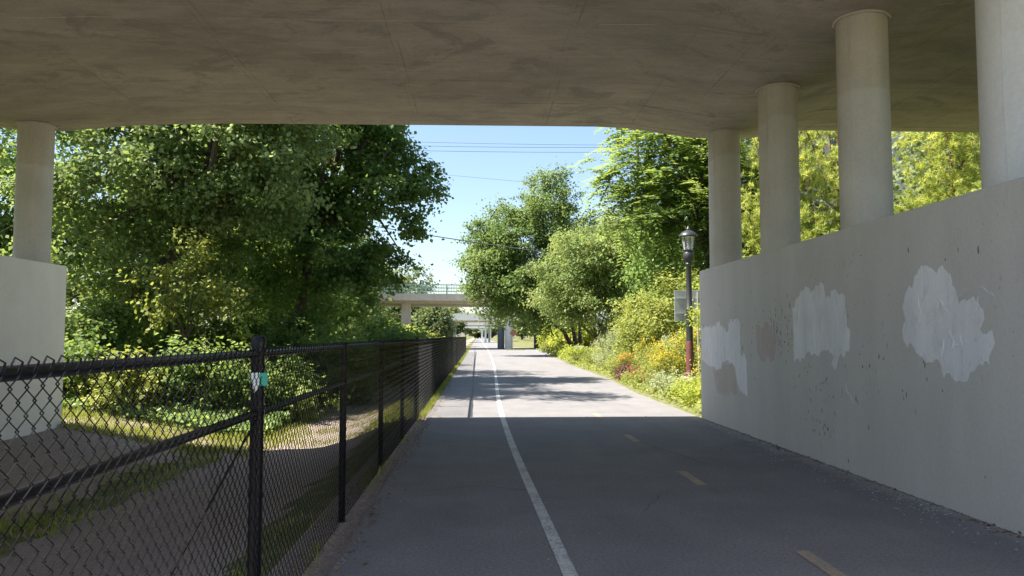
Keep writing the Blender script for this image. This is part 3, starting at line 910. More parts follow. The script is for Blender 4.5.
def shrub(name, label, base, size, leafmat, n, per, rc, L, W, seed, cat='shrub', group=None, flowers=None, fl_n=0, fl_size=0.05, lean=(0, 0), style='broad', upness=0.7, droop=0.2, flat=0.8, lumps=4, fl_top=True, zoff=0.0):
    """a bushy plant: stems, foliage and, where it blooms, flowers"""
    g = np.random.default_rng(seed)
    rx, ry, h = size
    bz = ground_z(*base)
    t = empty(name, (base[0], base[1], bz), label, cat, group)
    ells = []
    for k in range(lumps):
        a = 2 * math.pi * k / lumps + g.uniform(-.5, .5)
        f = g.uniform(0.2, 0.5) if lumps > 1 else 0
        hh = h * g.uniform(0.7, 1.0)
        ells.append((lean[0] + rx * f * math.cos(a), lean[1] + ry * f * math.sin(a), hh * 0.5 + zoff, rx * g.uniform(0.55, 0.75), ry * g.uniform(0.55, 0.75), hh * 0.52))
    cen, out = clump_centres(ells, n, g, 0.45, 0.2)
    cen[:, 2] = np.maximum(cen[:, 2], 0.06)
    V, T = broad_leaves(cen, out, per, rc, L, W, g, flat, droop, upness)
    np_mesh('foliage', V, 4, M[leafmat], t, T)
    st = MB()
    for s in g.choice(len(cen), min(14, len(cen)), replace=False):
        c = cen[s]
        b0 = np.array([c[0] * 0.25, c[1] * 0.25, -0.1])
        m1 = b0 * 0.5 + c * 0.5 + g.normal(size=3) * 0.05 * h
        st.tube([tuple(b0), tuple(m1), tuple(c)], [0.012 + 0.006 * h, 0.009 + 0.003 * h, 0.004], 5)
    st.build('stems', M['stem'] if h < 1.6 else M['bark'], t, True)
    if flowers:
        k = max(1, fl_n // 9)
        fc = cen[np.argsort(-(cen[:, 2] + g.normal(size=len(cen)) * h * 0.15))[:max(3, len(cen) // 2)]] if fl_top else cen
        fi = g.choice(len(fc), k)
        P0 = fc[fi] + g.normal(size=(k, 3)) * rc * 0.6 + np.array([0, 0, rc * 0.75])
        q = np.repeat(np.arange(k), 9)
        P = P0[q] + g.normal(size=(len(q), 3)) * fl_size * np.array([.7, .7, 1.0])
        N = unit(g.normal(size=(len(q), 3)) * 0.6 + np.array([0, -0.3, 0.9]))
        D = g.normal(size=(len(q), 3)); D = unit(D - N * np.sum(D * N, 1, keepdims=True))
        V = leaf_quads(P, D, N, fl_size * g.uniform(.7, 1.2, len(q)), fl_size * 0.8)
        np_mesh('flowers', V, 4, M[flowers], t, np.clip(g.normal(size=len(q)) * .25 + .5, 0, 1))['kind'] = 'stuff'
    return t

# ------------------------------------------------------------------ distant overpasses down the path
def far_overpass(label, y, skew, zsoff, thick, xs_piers, depth, matl, rail=True, pier=(0.7, 0.7), xr=(-45, 60), arch=False):
    t = empty('overpass', (0, y, 0), label, 'bridge')
    t.rotation_euler = (0, 0, skew)
    d = MB().box(xr[0], xr[1], 0, depth, zsoff + 0.25, zsoff + thick)
    d.build('deck', matl, t)
    MB().box(xr[0], xr[1], -0.22, 0.0, zsoff + 0.18, zsoff + thick + 0.18).build('fascia', matl, t)
    MB().box(xr[0], xr[1], 1.5, depth - 0.25, zsoff - 0.12, zsoff + 0.248).build('girders', M['fascia'], t)
    for (x, w, l, y0, m_) in xs_piers:
        b = MB()
        if l is None: b.lathe([(w / 2, -0.5), (w / 2, zsoff - 0.122)], x, y0, 24); b.build('pier', m_, t, True)
        else: b.box(x - w / 2, x + w / 2, y0, y0 + l, -0.8, zsoff - 0.122); b.build('pier', m_, t, bevel=0.02)
    if arch:
        for x0, x1 in zip([p[0] for p in xs_piers], [p[0] for p in xs_piers][1:]):
            a = MB(); n = 16
            for i in range(n + 1):
                q = i / n; x = x0 + (x1 - x0) * q
                z = zsoff - 1.7 * (2 * q - 1) ** 4 - 0.05
                for yy in (0.02, 0.8): a.v += [(x, yy, z), (x, yy, zsoff - 0.121)]
            for i in range(n):
                k = 4 * i
                a.f += [(k, k + 4, k + 5, k + 1), (k + 2, k + 3, k + 7, k + 6), (k, k + 2, k + 6, k + 4)]
            a.build('haunch', matl, t)
    if rail:
        z0 = zsoff + thick + 0.18
        for z in (z0 + 0.30, z0 + 0.68, z0 + 1.05):
            MB().box(xr[0], xr[1], -0.15, -0.06, z - 0.055, z + 0.055).build('rail', M['green_rail'], t)
        pm_ = None
        x = xr[0] + 0.5
        while x < min(xr[1], 12):
            if pm_ is None:
                o = MB().box(-0.09, 0.09, -0.24, -0.151, z0 - 0.1, z0 + 1.12).build('rail_post', M['green_rail'], t); pm_ = o.data
            else:
                o = bpy.data.objects.new('rail_post', pm_); link(o); o.parent = t
            o.location = (x, 0, 0)
            x += 2.4
        bar = MB()
        for i in range(int((min(xr[1], 14) - xr[0]) / 0.30)):
            xb = xr[0] + 0.15 + i * 0.30
            bar.tube([(xb, -0.11, z0 + 0.06), (xb, -0.11, z0 + 1.03)], 0.022, 4)
        o = bar.build('balusters', M['green_rail'], t); o['kind'] = 'stuff'
    return t
far_overpass('concrete overpass with pale green railings crossing the path, nearest beyond the fence', 92, math.radians(6), 5.55, 0.80,
             [(-8.35, 1.1, 9.0, 1.52, M['fascia']), (3.2, 0.85, None, 3.5, M['pier_shade']), (3.98, 0.95, None, 2.2, M['white_conc'])], 12, M['fascia'])
far_overpass('white overpass with slender white columns, second one down the path', 190, math.radians(2), 5.2, 1.7,
             [(-7.4, 0.8, None, 1.0, M['white_conc']), (-5.6, 0.8, None, 6.0, M['white_conc']), (1.9, 0.5, None, 1.0, M['white_conc']), (3.1, 0.5, None, 7.0, M['white_conc'])], 10, M['white_conc'], False)
far_overpass('white overpass with curved haunches far down the path', 290, 0, 5.4, 1.3,
             [(-9, 0.9, 8.0, 0.03, M['white_conc']), (4.6, 0.6, 8.0, 0.03, M['white_conc']), (12, 0.9, 8.0, 0.03, M['white_conc'])], 10, M['white_conc'], False, arch=True)
far_overpass('faint pale overpass with curved haunches, farthest down the path', 420, 0, 5.6, 1.4,
             [(-10, 1.0, 8.0, 0.03, M['white_conc']), (2.2, 1.0, 8.0, 0.03, M['white_conc']), (14, 1.0, 8.0, 0.03, M['white_conc'])], 10, M['white_conc'], False, arch=True)
ds = empty('diamond_sign', (4.15, 91.6, 0), 'small brown diamond sign in front of the white bridge pier', 'sign')
m_ = MB(); a = 0.46
m_.v = [(0, -0.02, 1.95 - a), (a, -0.02, 1.95), (0, -0.02, 1.95 + a), (-a, -0.02, 1.95), (0, 0.0, 1.95 - a), (a, 0.0, 1.95), (0, 0.0, 1.95 + a), (-a, 0.0, 1.95)]
m_.f = [(0, 1, 2, 3), (7, 6, 5, 4), (0, 4, 5, 1), (1, 5, 6, 2), (2, 6, 7, 3), (3, 7, 4, 0)]
m_.build('plate', M['sign_brown'], ds)
MB().tube([(0, 0.035, -0.3), (0, 0.035, 2.4)], 0.03, 6).build('post', M['galv'], ds)

# ------------------------------------------------------------------ lamp posts
def lamp(x, y, label, zscale=1.0):
    z0 = ground_z(x, y) - 0.12
    t = empty('street_lamp', (x, y, z0), label, 'street lamp', 'lamp posts along the planting bed')
    MB().lathe([(0.26, -0.4), (0.26, 0.16), (0.22, 0.24), (0.15, 0.26)], 0, 0, 18).build('footing', M['footing'], t, True)
    p = MB().lathe([(0.15, 0.26), (0.15, 0.34), (0.115, 0.38), (0.105, 1.22), (0.098, 1.26)], 0, 0, 18).build('painted_base', M['lamp_red'], t, True)
    p = MB().lathe([(0.098, 1.26), (0.096, 1.3), (0.092, 2.1), (0.10, 2.12), (0.10, 2.2), (0.085, 2.22), (0.075, 3.42), (0.10, 3.46), (0.075, 3.52)], 0, 0, 18).build('pole', M['lamp_black'], t, True)
    head = MB().lathe([(0.09, 3.52), (0.15, 3.60), (0.165, 3.72), (0.13, 3.80), (0.16, 3.86)], 0, 0, 18).build('lamp_head', M['lamp_black'], t, True)
    gl = MB().lathe([(0.135, 3.862), (0.20, 4.24)], 0, 0, 8).build('lamp_glass', M['lamp_glass'], head)
    cage = MB()
    for k in range(8):
        a = 2 * math.pi * k / 8
        cage.tube([(0.15 * math.cos(a), 0.15 * math.sin(a), 3.86), (0.215 * math.cos(a), 0.215 * math.sin(a), 4.25)], 0.011, 5)
    cage.tube([(0.217 * math.cos(q / 16 * 2 * math.pi), 0.217 * math.sin(q / 16 * 2 * math.pi), 4.25) for q in range(17)], 0.014, 5, False)
    cage.build('cage', M['lamp_black'], head)
    MB().tube([(0, 0, 3.86), (0, 0, 4.05)], 0.04, 10).build('bulb', M['pale_tag'], head, True)
    MB().lathe([(0.27, 4.255), (0.265, 4.29), (0.20, 4.36), (0.10, 4.42), (0.055, 4.44), (0.06, 4.47), (0.03, 4.51), (0.01, 4.56)], 0, 0, 20).build('lamp_roof', M['lamp_black'], head, True)
    return t
lamp(6.02, 22, 'black lamp post with red-brown base rising from the flower bed beside the wall')
lamp(7.75, 79, 'far lamp post under the big tree, dark with reddish base')
sx0, sy0 = 6.1, 22.35
sg = empty('sign_board', (sx0, sy0, ground_z(sx0, sy0)), 'blank grey back of a square sign behind the lamp post', 'sign')
zz = 2.47 - ground_z(sx0, sy0)
m_ = MB().box(-0.42, 0.45, -0.012, 0.012, zz - 0.45, zz + 0.45).build('panel', M['galv'], sg, bevel=0.004)
MB().box(-0.40, 0.43, -0.03, -0.0125, zz + 0.20, zz + 0.24).build('stiffener', M['galv'], sg)
MB().box(-0.40, 0.43, -0.03, -0.0125, zz - 0.24, zz - 0.20).build('stiffener', M['galv'], sg)
MB().tube([(0.25, -0.055, -0.3), (0.25, -0.055, zz + 0.40)], 0.025, 8).build('post', M['galv'], sg)

# small far things on the right of the path
uc = empty('utility_cabinet', (7.75, 97, 0), 'dark grey utility cabinet beyond the path bend on the right', 'cabinet')
MB().box(-0.75, 0.75, 0, 0.9, 0.1, 1.75).build('body', M['cabinet'], uc, bevel=0.03)
MB().box(-0.82, 0.82, -0.07, 0.97, 1.752, 1.84).build('lid', M['cabinet'], uc, bevel=0.02)
MB().box(-0.85, 0.85, -0.1, 1.0, -0.2, 0.098).build('plinth', M['footing'], uc)
for s in (-1, 1): MB().box(s * 0.37 - 0.34, s * 0.37 + 0.34, -0.02, -0.002, 0.2, 1.68).build('door', M['cabinet'], uc)
for k, (x, y) in enumerate(((7.6, 68), (7.95, 67.2))):
    o = MB().tube([(0, 0, -0.3), (0.03, 0, 1.1 + 0.15 * k), (0.02, 0.01, 1.35 + 0.15 * k)], [0.05, 0.045, 0.035], 7).build('wooden_stake', M['wood'], None, True)
    o.location = (x, y, ground_z(x, y))
    tag(o, 'shorter thin wooden stake left of its twin under the big tree' if k == 0 else 'taller thin wooden stake right of its twin under the big tree', 'stake', 'stakes under the big tree')
def rock(x, y, s, label, seed):
    bm = bmesh.new(); bmesh.ops.create_icosphere(bm, subdivisions=3, radius=1)
    for v in bm.verts:
        n = mnoise.noise(v.co * 1.3 + Vector((seed, 0, 0))) * 0.35 + mnoise.noise(v.co * 3 + Vector((seed, 5, 0))) * 0.12
        v.co = Vector((v.co.x * s[0], v.co.y * s[1], v.co.z * s[2])) * (1 + n)
    me = bpy.data.meshes.new('boulder'); bm.to_mesh(me); bm.free(); me.materials.append(M['rock'])
    o = bpy.data.objects.new('boulder', me); link(o); o.location = (x, y, ground_z(x, y) + s[2] * 0.3)
    tag(o, label, 'rock')
rock(7.2, 55.5, (0.75, 0.6, 0.5), 'blue-grey boulder at the foot of the multi-stemmed tree', 2)

# ------------------------------------------------------------------ wires and the pole behind the trees
pole_x, pole_y = 15.6, 75
up = empty('utility_pole', (pole_x, pole_y, 0), 'utility pole whose top shows between overpass edge and tree crown', 'pole')
MB().tube([(0, 0, -0.5), (0, 0, 22.6)], [0.24, 0.15], 10).build('pole_shaft', M['pole'], up, True)
for z in (21.9, 20.4):
    ca = MB().box(-2.1, 1.6, -0.09, 0.09, z - 0.09, z + 0.09).build('crossarm', M['wood'], up)
    for x in (-1.9, -1.1, 0.9, 1.4):
        MB().lathe([(0.05, z + 0.091), (0.07, z + 0.17), (0.04, z + 0.25)], x, 0, 8).build('insulator', M['galv'], ca, True)
br = MB().tube([(-1.5, -0.12, 21.8), (-0.16, -0.12, 20.6)], 0.05, 6).build('brace', M['galv'], up)
def cable(name, label, p0, p1, r, sag=0.4, group=None):
    pts = []
    for i in range(25):
        t = i / 24
        p = [a + (b - a) * t for a, b in zip(p0, p1)]
        p[2] -= sag * 4 * t * (1 - t)
        pts.append(tuple(p))
    o = MB().tube(pts, r, 5).build(name, M['wire'], None, True)
    tag(o, label, 'cable', group)
cable('power_line', 'topmost thin power line across the sky', (-42, 78, 22.6), (13.7, 75, 20.3), 0.018, 0.5, 'overhead lines across the sky')
cable('power_line', 'second thin power line just under the topmost one', (-42, 78, 22.1), (14.5, 75, 20.1), 0.018, 0.6, 'overhead lines across the sky')
cable('power_line', 'third thin power line, lowest of the upper bundle', (-42, 78, 21.5), (15.7, 75, 19.62), 0.018, 0.55, 'overhead lines across the sky')
cable('power_line', 'faint single wire crossing the sky below the upper bundle', (-42, 78, 21.4), (17.0, 75, 15.6), 0.014, 0.2, 'overhead lines across the sky')
cable('communication_cable', 'thick dark cable between left tree and the big right tree', (-8.5, 45, 8.35), (12, 45.5, 5.6), 0.03, 0.2)

# ------------------------------------------------------------------ building glimpsed behind the pines
bd = empty('building', (33, 56, 1.5), 'mauve-grey building glimpsed between the pines over the wall', 'building')
MB().box(-14, 14, 0, 12, -2, 17).build('wall', M['brick'], bd)
MB().box(-14.3, 14.3, -0.3, 12.3, 17.002, 17.5).build('roof', M['window_frame'], bd)
wfm = wpm = None
for r in range(5):
    for c in range(9):
        x, z = -12.6 + c * 3.15, 1.6 + r * 3.1
        if wfm is None:
            f = MB()
            for a in ((-0.8, -0.7, 0, 1.8), (0.7, 0.8, 0, 1.8), (-0.7, 0.7, 0, 0.1), (-0.7, 0.7, 1.7, 1.8), (-0.04, 0.04, 0.1, 1.7)): f.box(a[0], a[1], -0.08, -0.004, a[2], a[3])
            o = f.build('window', M['window_frame'], bd); wfm = o.data
            q = MB().box(-0.7, 0.7, -0.035, -0.006, 0.1, 1.7).build('pane', M['pane'], o); wpm = q.data
        else:
            o = bpy.data.objects.new('window', wfm); link(o); o.parent = bd
            q = bpy.data.objects.new('pane', wpm); link(q); q.parent = o
        o.location = (x, 0, z)

# ------------------------------------------------------------------ trees on the left
tree('broadleaf_tree', 'leaning broadleaf tree with pale sunlit leaves right of the left column', (-12.0, 24.0),
     [(-12.0, 24.0, 0.5), (-11.1, 24.0, 2.0), (-9.8, 23.8, 3.4), (-8.5, 23.6, 4.6), (-7.4, 23.4, 5.7), (-6.4, 23.2, 7.2)],
     [(-10.3, 22.9, 6.8, 3.0, 2.4, 2.4), (-7.6, 23.0, 7.2, 2.7, 2.3, 2.7), (-11.4, 23.0, 4.2, 2.1, 2.0, 1.7), (-8.0, 23.5, 9.6, 3.2, 2.6, 1.9), (-11.8, 23.4, 9.2, 2.5, 2.4, 1.8), (-9.4, 24.2, 3.9, 2.4, 1.8, 1.5), (-4.9, 20.6, 9.3, 2.4, 1.7, 1.0), (-5.8, 22.2, 6.6, 1.4, 1.5, 1.5)],
     'l_maple', 560, 140, 0.47, 0.145, 0.11, 21, trunk_r=0.26, limb_n=34, hue=0.26, lump=0.30, shell=0.62)
tree('broadleaf_tree', 'tall dark tree whose branch tips reach into the sky gap', (-6.6, 28.5),
     [(-6.6, 28.5, 0.0), (-6.4, 28.4, 2.5), (-6.0, 28.3, 5.0), (-5.3, 28.2, 7.2), (-4.8, 28.0, 9.5)],
     [(-5.9, 28.0, 8.5, 2.7, 2.5, 2.5), (-3.7, 28.0, 6.9, 1.8, 1.8, 1.3), (-3.9, 28.0, 8.7, 1.4, 1.5, 1.2), (-5.4, 28.2, 4.7, 2.0, 2.1, 1.9), (-7.8, 28.2, 6.0, 2.5, 2.2, 2.6), (-4.8, 28.0, 10.8, 2.2, 2.1, 1.3), (-2.3, 27.7, 6.6, 1.1, 0.8, 0.45), (-2.5, 27.8, 7.7, 1.0, 0.8, 0.42), (-2.8, 28.0, 5.6, 1.0, 0.8, 0.42), (-3.6, 28, 4.0, 1.1, 1.2, 1.1)],
     'l_dark', 520, 125, 0.40, 0.155, 0.125, 22, trunk_r=0.24, limb_n=44, lump=0.30, shell=0.55)
tree('broadleaf_tree', 'dark tree seen left of the left column', (-18.6, 28.5),
     [(-18.6, 28.5, 1.2), (-18.4, 28.5, 4.0), (-17.8, 28.5, 7.0)],
     [(-17.8, 28.5, 6.8, 3.4, 2.6, 3.2), (-16.0, 28, 4.6, 2.2, 2.0, 1.9), (-19.5, 28.5, 4.2, 2.6, 2.2, 2.0)],
     'l_dark', 330, 80, 0.6, 0.19, 0.15, 23, trunk_r=0.28)
tree('broadleaf_tree', 'shadowy tree filling the gap behind the leaning tree', (-12.0, 33.0),
     [(-12.0, 33.0, 0.6), (-11.8, 33.0, 4.0), (-11.2, 33, 8.0)],
     [(-11.2, 33, 7.6, 4.4, 3.0, 4.4), (-8.2, 33.5, 4.0, 2.8, 2.4, 2.6), (-13.6, 32, 4.2, 3.4, 2.6, 2.6), (-10, 33, 11.5, 4.0, 3, 2.4)],
     'l_dark', 520, 75, 0.75, 0.21, 0.16, 24, trunk_r=0.3)
tree('broadleaf_tree', 'dense tree behind the dark tree, above the lit bushes', (-9.3, 43),
     [(-9.3, 43, 0.0), (-9.2, 43, 3.0), (-8.8, 43, 6.5)],
     [(-9.3, 43, 6.6, 3.2, 3.0, 3.4), (-7.6, 42.5, 3.2, 2.2, 2.4, 2.0), (-11.6, 43, 4.6, 3.2, 2.8, 3.0)],
     'l_dark', 380, 70, 0.8, 0.24, 0.18, 25, trunk_r=0.26)
tree('sapling', 'patchy yellow-green sapling lit against the dark tree behind the fence', (-8.0, 21.2),
     [(-8.0, 21.2, -0.1), (-7.8, 21.2, 1.5), (-7.5, 21.1, 3.4)],
     [(-7.4, 21.0, 3.3, 0.6, 0.5, 0.55), (-8.1, 21.0, 2.4, 0.6, 0.5, 0.4), (-6.9, 21.1, 2.5, 0.7, 0.5, 0.5), (-7.6, 21.0, 4.0, 0.35, 0.3, 0.3), (-6.3, 21.1, 2.0, 0.5, 0.4, 0.35), (-8.6, 21.0, 3.1, 0.45, 0.4, 0.35)],
     'l_garden', 46, 44, 0.3, 0.13, 0.09, 26, trunk_r=0.04, limb_n=18, lump=0.4)

def bank_shrubs():
    S = [
     ('low leafy bush beside the left wall end', (-9.6, 18.6), (1.3, 1.1, 1.5), 'l_ivy', 31),
     ('leafy bush just right of the left wall, lit on top', (-8.1, 18.2), (1.1, 0.9, 1.25), 'l_garden', 32),
     ('vine-covered bush below the leaning tree', (-6.9, 19.3), (1.4, 1.0, 1.75), 'l_ivy', 33),
     ('dark vine-covered mound left of the capped fence post', (-5.3, 20.4), (1.4, 1.0, 1.7), 'l_ivy', 34),
     ('dark bush right of the capped fence post', (-4.3, 23.2), (1.3, 1.1, 1.9), 'l_dark', 35),
     ('rounded pale bush above the fence beneath the dark tree', (-4.15, 25.6), (0.85, 0.8, 2.15), 'l_ivy', 36),
     ('dark bush in the shade of the tall dark tree', (-5.9, 25.2), (1.5, 1.2, 2.6), 'l_dark', 37),
     ('bush behind the rounded pale one', (-3.2, 29.5), (1.3, 1.2, 2.3), 'l_dark', 38),
     ('shade bush at the left foot of the tall dark tree', (-7.7, 26.5), (1.7, 1.3, 2.9), 'l_dark', 39),
     ('thicket under the shadowy tree', (-10.3, 25.5), (2.0, 1.4, 2.8), 'l_dark', 40),
     ('bush behind the lit one at the wall end', (-11.4, 20.2), (1.4, 1.1, 2.2), 'l_ivy', 41),
     ('leafy bush hiding the foot of the leaning tree', (-10.3, 21.9), (1.4, 1.0, 2.6), 'l_ivy', 47),
     ('dark leafy bush in front of the tall dark tree trunk', (-6.1, 27.0), (1.2, 0.9, 3.2), 'l_dark', 48),
     ('bright bush below the green-railed overpass, leftmost', (-6.3, 46), (1.6, 1.5, 2.9), 'l_garden', 42),
     ('bright yellowish bush in front of the overpass pier', (-5.5, 55), (1.7, 1.6, 2.5), 'l_bright', 43),
     ('low bright bush beside the far end of the fence', (-4.3, 62), (1.5, 1.6, 2.0), 'l_garden', 44),
     ('small bush at the fence between posts in sun', (-2.7, 37), (0.9, 1.2, 1.7), 'l_garden', 45),
     ('dark bush behind the sunny fence run', (-4.0, 36), (1.5, 1.5, 2.6), 'l_dark', 46),
    ]
    for (lab, b, sz, lm, sd) in S:
        near = b[1] < 30
        k = sz[0] * sz[1] ** 0.5 * sz[2]
        shrub('shrub', lab, b, sz, lm, int(34 * k) + 20, 55, 0.26 if near else 0.4, 0.12 if near else 0.2, 0.10 if near else 0.16, sd, group='bushes behind the fence', lumps=5)
bank_shrubs()

# ------------------------------------------------------------------ trees on the right
tree('broadleaf_tree', 'big round olive-green tree overhanging the path by the bridge', (8.4, 66),
     None,
     [(4.3, 63, 8.0, 4.5, 4.2, 4.8), (1.7, 62.5, 6.2, 2.6, 3.0, 3.1), (7.6, 63.5, 7.0, 4.0, 3.6, 4.6), (5.6, 63, 12.4, 2.4, 2.4, 2.6), (1.6, 63, 9.4, 2.5, 2.6, 2.6), (4.4, 62, 4.4, 3.5, 3.0, 2.1), (9.4, 63.5, 8.6, 2.9, 3.0, 3.3), (0.8, 62.5, 7.4, 2.0, 2.2, 2.2)],
     'l_cherry', 840, 115, 0.66, 0.22, 0.14, 51, trunk_r=0.2, limb_n=16, lump=0.26, hue=0.24,
     stems=[[(8.5, 66, 0.2), (8.0, 65.5, 2.2), (6.2, 64.5, 5.0), (5.4, 64, 9.0)], [(8.7, 66, 0.2), (8.6, 65.8, 2.5), (8.8, 65, 6.5)], [(8.3, 66, 0.2), (7.2, 65.4, 2.0), (4.2, 64, 4.2), (2.0, 63, 6.5)]])
tree('broadleaf_tree', 'rounded silvery green tree above the flower bed', (8.3, 46),
     None,
     [(5.9, 45, 5.6, 2.1, 2.2, 2.3), (8.0, 45, 6.0, 2.6, 2.4, 2.7), (4.9, 45, 3.8, 1.5, 1.6, 1.5), (9.8, 45, 4.8, 2.2, 2.2, 2.6), (7.0, 44.5, 3.6, 2.3, 2.0, 1.6), (9.6, 45, 7.4, 2.0, 2.0, 1.8)],
     'l_silver', 640, 95, 0.48, 0.17, 0.085, 52, trunk_r=0.13, limb_n=16, lump=0.28, droop=0.9,
     stems=[[(8.2, 46, 0.3), (7.4, 45.8, 1.8), (6.2, 45.4, 4.0), (5.8, 45, 5.8)], [(8.4, 46, 0.3), (8.5, 45.8, 2.0), (8.2, 45.4, 5.0)], [(8.0, 46, 0.3), (7.0, 45.8, 1.4), (5.2, 45.2, 3.0)]])
tree('pinnate_leaved_tree', 'bright green tree with feathery compound leaves above the lamp', (10.2, 31.5),
     [(10.2, 31.5, 1.0), (9.9, 31.4, 3.0), (9.2, 31.2, 5.2), (8.6, 31, 8.0)],
     [(7.4, 31, 8.3, 2.3, 2.2, 2.0), (9.0, 31, 6.2, 2.4, 2.2, 2.2), (6.6, 30.8, 6.6, 1.5, 1.6, 1.3), (10.0, 31, 9.2, 2.6, 2.4, 2.2), (11.5, 31, 6.2, 2.2, 2.0, 2.4), (7.6, 31, 10.6, 2.0, 2.0, 1.2)],
     'l_locust', 400, 7, 0.95, 0.24, 0.10, 53, style='frond', trunk_r=0.2, bark='bark', limb_n=26)
tree('broadleaf_tree', 'dark green tree deep behind the compound-leaved tree', (13.5, 41),
     [(13.5, 41, 1.5), (13.4, 41, 4.0), (13, 41, 7.0)],
     [(12.6, 41, 7.6, 3.6, 2.8, 4.2), (10.4, 40.5, 5.0, 2.6, 2.4, 2.6), (15.5, 41, 6.0, 3.2, 2.6, 3.8)],
     'l_dark', 420, 70, 0.75, 0.22, 0.16, 54, trunk_r=0.25)
PINES = [('sunlit yellow-green pine between the first and second columns', (11.0, 27.0), 8.8, 2.1, 61),
         ('yellow-green pine showing between the second and third columns', (14.2, 30.0), 10.0, 2.5, 62),
         ('pine with reddish trunk just right of the third column', (15.4, 24.6), 9.2, 1.9, 63),
         ('pale yellow pine beside the nearest column', (18.8, 26.0), 10.0, 2.6, 64)]
for lab, b, h, r, sd in PINES:
    bz = ground_z(*b)
    rr = random.Random(sd)
    ell = []
    z = bz + 0.9; q = 0
    while z < bz + h:
        f = (1 - 0.7 * (z - bz) / h)
        for w in range(5):
            a = q * 0.9 + w * 1.257 + rr.uniform(-.3, .3)
            d = r * f * rr.uniform(0.45, 0.75)
            ell.append((b[0] + d * math.cos(a), b[1] + d * math.sin(a), z + rr.uniform(-.15, .15), r * f * 0.42, r * f * 0.42, 0.26))
        z += 0.62; q += 1
    tree('pine_tree', lab, b, [(b[0], b[1], bz), (b[0] + 0.1, b[1], bz + h * 0.4), (b[0], b[1], bz + h)], ell, 'l_pine', 300, 6, 0.4, 0.20, 0.024, sd,
         style='needle', trunk_r=0.11, bark='bark_pine', limb_n=22, group='pines beyond the wall', shell=0.2)

for (lab, b, sz, lm, sd) in [
     ('feathery light green bush just left of the first column', (8.6, 26.5), (1.4, 1.3, 3.1), 'l_bright', 71),
     ('tall pale green bush behind the lamp post', (7.6, 28.5), (1.5, 1.3, 3.6), 'l_garden', 72),
     ('dark rounded bush behind the grey sign', (7.5, 25.0), (0.85, 0.9, 2.3), 'l_dark', 73),
     ('spreading yellow-green bush in the middle of the bed', (7.0, 31.5), (1.5, 1.5, 2.7), 'l_garden', 74),
     ('tall bush under the silvery tree', (8.0, 36.0), (1.6, 1.6, 2.9), 'l_garden', 75),
     ('dark shade bush below the compound-leaved tree', (9.4, 33.0), (1.6, 1.5, 3.4), 'l_dark', 76),
     ('leafy bush at the top of the bank behind the sign', (9.4, 28.5), (1.6, 1.4, 3.2), 'l_locust', 77),
     ('broad bush between silvery tree and bed', (9.6, 39.5), (2.0, 1.8, 3.2), 'l_dark', 78),
     ('green bush beyond the wall end, beside the first column', (8.4, 20.5), (1.4, 1.2, 2.9), 'l_locust', 79),
     ('bush low behind the wall under the second column', (11.0, 21.5), (1.6, 1.3, 2.6), 'l_locust', 80),
     ('round bush beside the far cabinet', (9.5, 90), (2.2, 2.0, 3.6), 'l_bright', 81),
     ('yellowish bush under the big tree by the stakes', (9.0, 74), (1.9, 1.8, 2.7), 'l_bright', 82)]:
    k = sz[0] * sz[1] ** 0.5 * sz[2]
    far = b[1] > 60
    shrub('shrub', lab, b, sz, lm, int(26 * k) + 24, 50, 0.32 if not far else 0.5, 0.13 if not far else 0.28, 0.075 if not far else 0.18, sd, group='bushes on the right bank', lumps=5)

